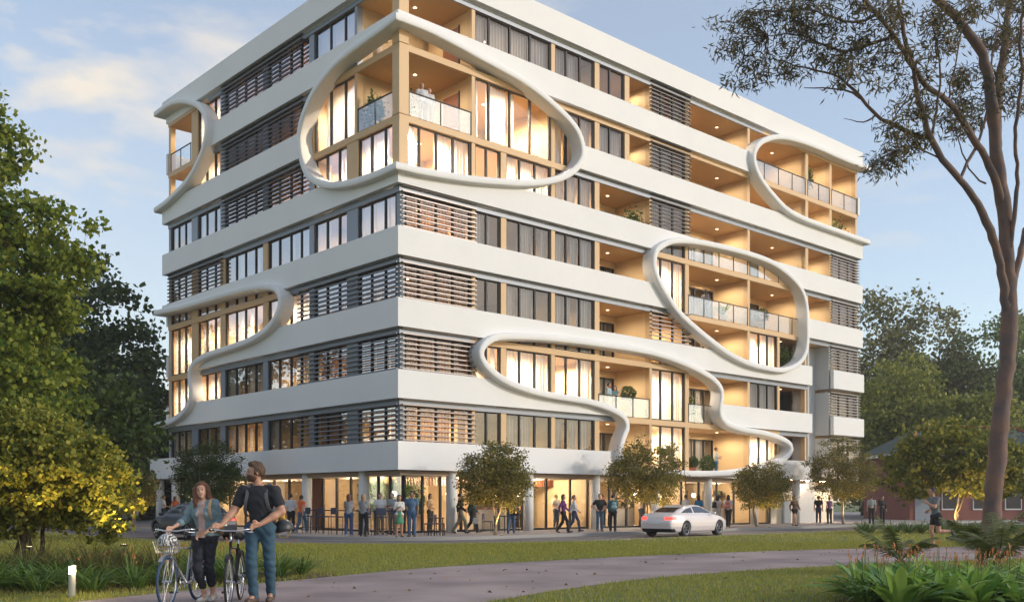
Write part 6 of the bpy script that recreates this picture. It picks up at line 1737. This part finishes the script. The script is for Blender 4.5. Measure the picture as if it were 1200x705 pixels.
# ---- cars
def poly_sdf(P, X, Z):
    P = np.array(P, float); d = np.full(X.shape, 1e9); ins = np.zeros(X.shape, bool); n = len(P)
    for i in range(n):
        a, b = P[i], P[(i + 1) % n]; e = b - a; wx, wz = X - a[0], Z - a[1]
        t = np.clip((wx * e[0] + wz * e[1]) / (e @ e), 0, 1); d = np.minimum(d, (wx - t * e[0]) ** 2 + (wz - t * e[1]) ** 2)
        c = ((a[1] > Z) != (b[1] > Z)) & (X < e[0] * (Z - a[1]) / (e[1] if e[1] else 1e-9) + a[0]); ins ^= c
    return np.where(ins, -1, 1) * np.sqrt(d)
def smax(a, b, k): h_ = np.clip(.5 - .5 * (b - a) / k, 0, 1); return b * (1 - h_) + a * h_ + k * h_ * (1 - h_)
def car(label, loc, rz, paint, style='coupe', res=.022, tail_on=True, group=None):
    r = empty("car", loc, rz, label, "car", group)
    pm = mat("car_paint", paint, .35 if tail_on else .4, metal=.15, coat=.5 if tail_on else .15)
    low = [(-2.40, .36), (-2.43, .62), (-2.36, .86), (-2.20, .985), (-1.7, 1.0), (-.8, .97), (.6, .955), (1.0, .955), (1.6, .87), (2.1, .74), (2.36, .60), (2.43, .44), (2.36, .22), (-2.25, .22)]
    if style == 'coupe': gh = [(-2.05, .95), (-1.45, 1.17), (-.75, 1.33), (-.2, 1.365), (.25, 1.33), (.75, 1.15), (1.2, .93)]; win = [(-1.55, 1.02), (-1.05, 1.19), (-.5, 1.285), (-.1, 1.305), (.25, 1.27), (.62, 1.14), (.95, .995)]
    else: gh = [(-2.0, .95), (-1.55, 1.28), (-.9, 1.42), (-.2, 1.45), (.3, 1.40), (.85, 1.18), (1.3, .93)]; win = [(-1.6, 1.03), (-1.35, 1.25), (-.8, 1.35), (-.2, 1.37), (.25, 1.32), (.7, 1.15), (1.0, 1.0)]
    lo, hi = (-2.6, -1.1, .1), (2.6, 1.1, 1.6)
    A = Field(lo, hi, res); X, Y, Z = A.ax[0][:, None, None], A.ax[1][None, :, None], A.ax[2][None, None, :]
    X2, Z2 = A.ax[0][:, None] + 0 * A.ax[2][None], A.ax[2][None] + 0 * A.ax[0][:, None]
    pl = poly_sdf(low, X2, Z2)[:, None, :]; pg = poly_sdf(gh + [(0, .5)], X2, Z2)[:, None, :]
    ay = np.abs(Y)
    endr = np.maximum(0, np.abs(X) - 1.55)
    hw = .935 - .10 * np.clip((Z - .62) / .35, 0, 1) ** 1.6 - .06 * np.clip((.45 - Z) / .25, 0, 1) - .30 * endr ** 2 + .02 * np.exp(-((np.abs(X) - 1.42) / .35) ** 2)
    low_d = smax(pl + 0 * ay, ay - hw, .09)
    hwg = .80 - .52 * np.clip(Z - .93, 0, 1) - .10 * np.maximum(0, -X - .8)
    gh_d = smax(pg + 0 * ay, ay - hwg, .10)
    body = np.minimum(low_d, gh_d); hh = np.clip(.5 + .5 * (low_d - gh_d) / .05, 0, 1); body = low_d + (gh_d - low_d) * hh - .05 * hh * (1 - hh)
    full = body.copy()
    for wx in (-1.42, 1.42):
        wr = .375 - np.sqrt((X - wx) ** 2 + (Z - .335) ** 2); body = np.maximum(body, np.minimum(wr, ay - .60))
    A.f = body.astype(np.float32); A.mesh("body", pm, r)
    def shell(name, region, m, off=.006, depth=.05):
        Bf = Field(lo, hi, res); Bf.f = np.maximum(np.maximum(full - off, -(full + depth)), region).astype(np.float32); return Bf.mesh(name, m, r)
    MG = mat("car_glass", (.03, .03, .04), .05, coat=.5)
    pw = poly_sdf(win, X2, Z2)[:, None, :]
    shell("side_window", np.maximum(np.maximum(pw + 0 * ay, .35 - ay), .03 - np.abs(X + .55)), MG)
    pgw = poly_sdf([(.28, 1.31), (.80, 1.12), (1.16, .965), (.2, .96), (0, 1.3)], X2, Z2)[:, None, :]
    shell("windscreen", np.maximum(np.maximum(.20 - X + 0 * Z, 1.0 - Z + 0 * X), ay - (hwg - .09)), MG)
    shell("rear_window", np.maximum(np.maximum(np.maximum(X + 1.0 + 0 * Z, 1.03 - Z + 0 * X), Z - 1.255), ay - (hwg - .12)), MG)
    MR = mat("tail_lamp", (.5, .01, .01), .3, emit=(1, .03, .02), emit_s=3.0 if tail_on else .5)
    for s_ in (-1, 1):
        shell("tail_light", np.maximum(np.maximum(X + 2.02, np.abs(Z - .80) - .065), .42 - Y * s_), MR)
        shell("headlight", np.maximum(np.maximum(1.98 - X, np.abs(Z - .63 - (X - 2.2) * -.25) - .055), .45 - Y * s_), mat("head_lamp", (.7, .72, .75), .1))
    MT = M_BLACK
    shell("rear_diffuser", np.maximum(np.maximum(X + 2.05 + 0 * Z, Z - .38), ay - .80), MT)
    shell("grille", np.maximum(np.maximum(2.2 - X + 0 * Z, np.abs(Z - .42) - .11), ay - .55), MT)
    MB().box(-2.452, -.26, .56, -2.43, .26, .68).build("number_plate", M_WHITE, r)
    for s_ in (-1, 1):
        b_ = MB(); b_.obox((.78, s_ * .98, 1.0), (.05, 0, 0), (0, .10, 0), (0, 0, .055)); o = b_.build("wing_mirror", pm, r); bevel(o, .03, 3)
        for wx in (-1.42, 1.42):
            t_ = MB(); 
            prof = [(.22, -.10), (.31, -.115), (.335, -.09), (.34, 0), (.335, .09), (.31, .115), (.22, .10)]
            n = 36; b0 = 0
            for (rr, yy) in prof:
                for k in range(n):
                    q = 2 * math.pi * k / n; t_.v.append((wx + rr * math.cos(q), s_ * .80 + yy, .335 + rr * math.sin(q)))
            for i in range(len(prof) - 1):
                for k in range(n): t_.f.append((i * n + k, i * n + (k + 1) % n, (i + 1) * n + (k + 1) % n, (i + 1) * n + k))
            w_ = t_.build("wheel", M_RUBBER, r, True)
            q_ = MB(); yo = s_ * .90
            q_.tube([(wx + .225 * math.cos(q), yo, .335 + .225 * math.sin(q)) for q in np.linspace(0, 6.2832, 36, endpoint=False)], .022, 8, closed=True)
            for i in range(10):
                q = i * 2 * math.pi / 10 + (.12 if i % 2 else -.12); q_.tube([(wx + .04 * math.cos(q), yo, .335 + .04 * math.sin(q)), (wx + .22 * math.cos(q), yo, .335 + .22 * math.sin(q))], .014, 5)
            q_.tube([(wx, yo - .03, .335), (wx, yo + .02, .335)], .05, 12)
            q_.build("rim", mat("rim_metal", (.25, .25, .27), .3, metal=.9), w_, True)
            d_ = MB(); d_.tube([(wx, s_ * .82, .335), (wx, s_ * .84, .335)], .21, 24); d_.build("brake_disc", M_BLACK, w_)
    return r
car("pinkish white two door coupe seen from behind with red tail lights", (7.55, 43.9, -.12), R_(50), (.74, .68, .67), 'coupe')
car("dark blue sedan parked on the road at the left, behind the woman", (-12.9, 40.6, -.12), math.atan2(.7387, -.6741) + R_(0), (.02, .025, .04), 'sedan', res=.03, tail_on=False)
car("silver sedan parked far left beside the small pale trunked tree", (-27.4, 66.5, 0), R_(185), (.42, .43, .46), 'sedan', res=.03, tail_on=False)

# ---- café furniture
MS = cm((.05, .06, .11), .7)
def bar_chair(label, loc, rz, seat=.72):
    r = empty("bar_chair" if seat > .6 else "cafe_chair", loc, rz, label, "bar chair" if seat > .6 else "chair", "dark bar chairs in front of the corner café" if seat > .6 else "low café chairs on the pavement")
    MB().box(-.21, -.20, seat, .21, .20, seat + .05).build("seat", MS, r)
    b_ = MB().box(-.22, .18, seat + .12, .22, .215, seat + .40); bo_ = b_.build("backrest", MS, r); bevel(bo_, .02)
    for (x, y) in ((-.19, -.18), (.19, -.18), (.19, .19), (-.19, .19)):
        l_ = MB(); l_.tube([(x * 1.12, y * 1.12, 0), (x, y, seat + (.36 if y > 0 else 0))], .013, 6); l_.build("leg", M_BLACK, r)
    if seat > .6:
        f_ = MB(); z = .26; f_.tube([(-.205, -.2, z), (.205, -.2, z), (.205, .2, z), (-.205, .2, z)], .01, 6, closed=True); f_.build("foot_rail", M_BLACK, r)
def table(label, loc, rz, w, d, h, cat="bar table", name="bar_table"):
    r = empty(name, loc, rz, label, cat)
    o = MB().box(-w / 2, -d / 2, h - .04, w / 2, d / 2, h).build("tabletop", M_BLACK, r); bevel(o, .01)
    for (x, y) in ((-1, -1), (1, -1), (1, 1), (-1, 1)): MB().box(x * (w / 2 - .06) - .02, y * (d / 2 - .06) - .02, 0, x * (w / 2 - .06) + .02, y * (d / 2 - .06) + .02, h - .041).build("leg", M_BLACK, r)
LA = BA + R_(90)
for i, (t, lab) in enumerate(((4.6, "dark bar chair furthest left of the row, beside the person in orange"), (3.5, "second dark bar chair from the left of the row"), (2.5, "third dark bar chair from the left, beside the woman's jeans"), (1.4, "dark bar chair behind the woman in the pale top"))):
    p = W(-1.75, t); bar_chair(lab, p, BA - R_(90))
p = W(-1.0, 3.1); table("long black bar table in front of the café glazing on the left face", p, BA, .55, 4.2, 1.02)
p = W(-.35, -.2); table("black bar table at the building corner between the two women and the chatting men", p, R_(0), 1.7, .5, 1.02)
for i, (x, y, lab) in enumerate(((-5.35, 41.2, "bar chair at the corner table, left of the green dress"), (-4.8, 41.6, "bar chair at the corner table, right behind the green dress"), (-6.05, 41.3, "bar chair at the corner table behind the blonde woman"))): bar_chair(lab, (x, y, 0), R_(180 + i * 12))
for i, (x, y, rz, lab) in enumerate(((-3.3, 40.6, -100, "café chair right of the man in denim"), (-2.95, 40.9, 90, "café chair nearest the second column, facing left"), (-1.1, 45.2, 80, "café chair behind the first street tree"), (.1, 45.9, -90, "café chair right of the first street tree"))): bar_chair(lab, (x, y, 0), R_(rz), .46)
table("small square café table right of the man in denim", (-3.1, 40.75, 0), .3, .6, .6, .74, "table", "cafe_table")
table("small square café table beyond the first street tree", (-.5, 45.5, 0), .3, .6, .6, .74, "table", "cafe_table")
# people and tables inside are left to the lit room; a few dining sets behind glass
for i, (s, t) in enumerate(((10.6, 4.2), (14.6, 4.4), (18.6, 4.3), (23.0, 4.4))):
    p = W(s, t, .02)
    table("indoor dining table behind the glazing, %s" % ("left of the timber pier", "behind the tree by the white car", "behind the white car's roof", "behind the column right of the white car")[i], p, BA, 1.2, .7, .75, "table", "dining_table")

# ---- backpacks and bags carried by pedestrians
def bag(name, label, loc, sz, col, cat):
    r = empty(name, loc, 0, label, cat); B_ = Field((-.3, -.3, -.3), (.3, .3, .3), .018); B_.cap((-sz * .3, 0, -sz * .4), (sz * .3, 0, -sz * .4), sz * .45, sz * .45, .03); B_.cap((-sz * .2, 0, sz * .4), (sz * .2, 0, sz * .4), sz * .38, sz * .38, .05); B_.mesh("bag", cm(col), r)
    b_ = MB(); b_.tube([(-sz * .3, 0, sz * .7), (0, 0, sz * 1.15), (sz * .3, 0, sz * .7)], .012, 5); b_.build("handle", cm(tuple(c * .6 for c in col)), r)
bag("backpack", "black and pink backpack on the woman walking away past the car's bonnet", (11.42, 53.15, 1.22), .24, (.45, .16, .14), "backpack")
bag("shoulder_bag", "black shoulder bag of the woman in white past the car's bonnet", (10.92, 54.15, 1.2), .2, BLK, "bag")
bag("shoulder_bag", "black bag at the hip of the man in denim by the column", (.18, 43.0, .92), .17, BLK, "bag")
bag("carrier_bag", "white carrier bag held beside the first street tree", (-1.6, 43.5, .55), .17, WHT, "bag")
bag("backpack", "pale blue grey backpack of the person in the teal jacket", (4.68, 46.1, 1.2), .2, (.25, .38, .38), "backpack")

# ---- balcony planters
MPOT = mat("planter_stone", (.55, .45, .38), .8); MPOTD = mat("planter_terracotta", (.3, .12, .06), .8)
def pot(label, s, t, k, h, rpot, kind, seed, m=None, sc=1.0):
    p = W(s, t, F(k) - .015 if k >= 1 else .018); r = empty("potted_plant", p, seed, label, "potted plant")
    MB().lathe([(rpot * .7, 0), (rpot, h * .9), (rpot * 1.06, h), (rpot * .9, h - .03)], (0, 0, 0), 20).build("pot", m or MPOT, r, True)
    rg = np.random.default_rng(seed)
    if kind == 'ball':
        d = rg.normal(size=(900, 3)); d /= np.linalg.norm(d, axis=1)[:, None]; P = d * (.36 * sc) * rg.uniform(.75, 1.05, 900)[:, None] + [0, 0, h + .34 * sc]
        V, F_ = leaf_cloud(P, .09, rg); obj("foliage", mesh_np("foliage", V, F_), L_DARK, r)
    elif kind == 'strap':
        V, F_ = strap_clump(26, .75 * sc, .035 * sc, rg, .8, .06, .8); V[:, 2] += h - .03; obj("foliage", mesh_np("foliage", V, F_), M_BROAD, r, True)
    else:
        P = rg.normal(size=(900, 3)) * [.24 * sc, .24 * sc, .38 * sc] + [0, 0, h + .6 * sc]; V, F_ = leaf_cloud(P, .13, rg); obj("foliage", mesh_np("foliage", V, F_), L_MID, r)
        b_ = MB(); b_.tube([(0, 0, h - .05), (.03, 0, h + .7 * sc)], .015, 6); b_.build("stem", BARK, r)
pot("broad leaved plant behind the parapet on the top left corner balcony", .75, 2.6, 7, .7, .2, 'strap', 1, sc=1.25)
pot("leafy plant behind glass at the left side of the corner balcony in the big ring", .9, 3.0, 6, .55, .2, 'bush', 2, sc=.8)
pot("tall leafy plant left of the couple on the corner balcony in the big ring", .86, .75, 6, .35, .16, 'bush', 3, sc=.7)
pot("leafy shrub on the fifth floor balcony beside the dark louvres", 15.9, .9, 5, .75, .22, 'bush', 4, sc=.95)
pot("small round topiary on the fourth floor balcony", 13.4, .8, 4, .8, .2, 'ball', 5)
pot("spiky plant in a pale pot on the middle balcony of the round ring", 23.6, .62, 4, .45, .24, 'strap', 6, sc=1.3)
pot("dark round shrub on the right balcony of the round ring", 27.6, .7, 4, .55, .28, 'ball', 7, sc=1.2)
pot("large pale planter with low dark shrub on the balcony of the lower ring", 15.4, .75, 2, .95, .42, 'ball', 8, sc=1.1)
pot("potted shrub beside the picture in the lower ring balcony", 20.5, .8, 2, .5, .2, 'bush', 9, sc=.7)
pot("round dark topiary in terracotta pot beside the man with the phone", 22.2, .7, 1, .4, .28, 'ball', 10, MPOTD, 1.25)
pot("smaller topiary at the left of the lowest ring balcony", 21.1, .9, 1, .6, .2, 'ball', 11, MPOTD, .85)
pot("small leafy plant on the left balcony of the top right ring", 32.6, .7, 7, .9, .2, 'bush', 12, sc=.7)
pot("bushy yellow green plant at the bottom right of the top right ring", 36.6, .9, 6, .9, .3, 'bush', 13, sc=1.0)
pot("dark spiky plant on the small dark balcony in the round ring", 30.2, .8, 3, 1.0, .3, 'bush', 14, sc=.9)
pot("indoor plant behind the glass right of the timber pier", 13.6, 3.0, 0.1, .4, .2, 'bush', 15, sc=.7)
# ---- air
hz = MB().box(-140, -6, -1.2, 140, 190, 45).mesh("haze")
hm = bpy.data.materials.new("haze_air"); hm.use_nodes = True
hn, hl_ = hm.node_tree.nodes, hm.node_tree.links
hn.remove(hn["Principled BSDF"]); pv_ = hn.new("ShaderNodeVolumePrincipled"); pv_.inputs["Density"].default_value = .0006; pv_.inputs["Color"].default_value = (.93, .93, .95, 1); pv_.inputs["Anisotropy"].default_value = .3
hl_.new(pv_.outputs[0], hn["Material Output"].inputs["Volume"])
ho = obj("haze", hz, hm); ho["kind"] = "stuff"; ho["label"] = "thin pale evening haze in the air"; ho["category"] = "haze"
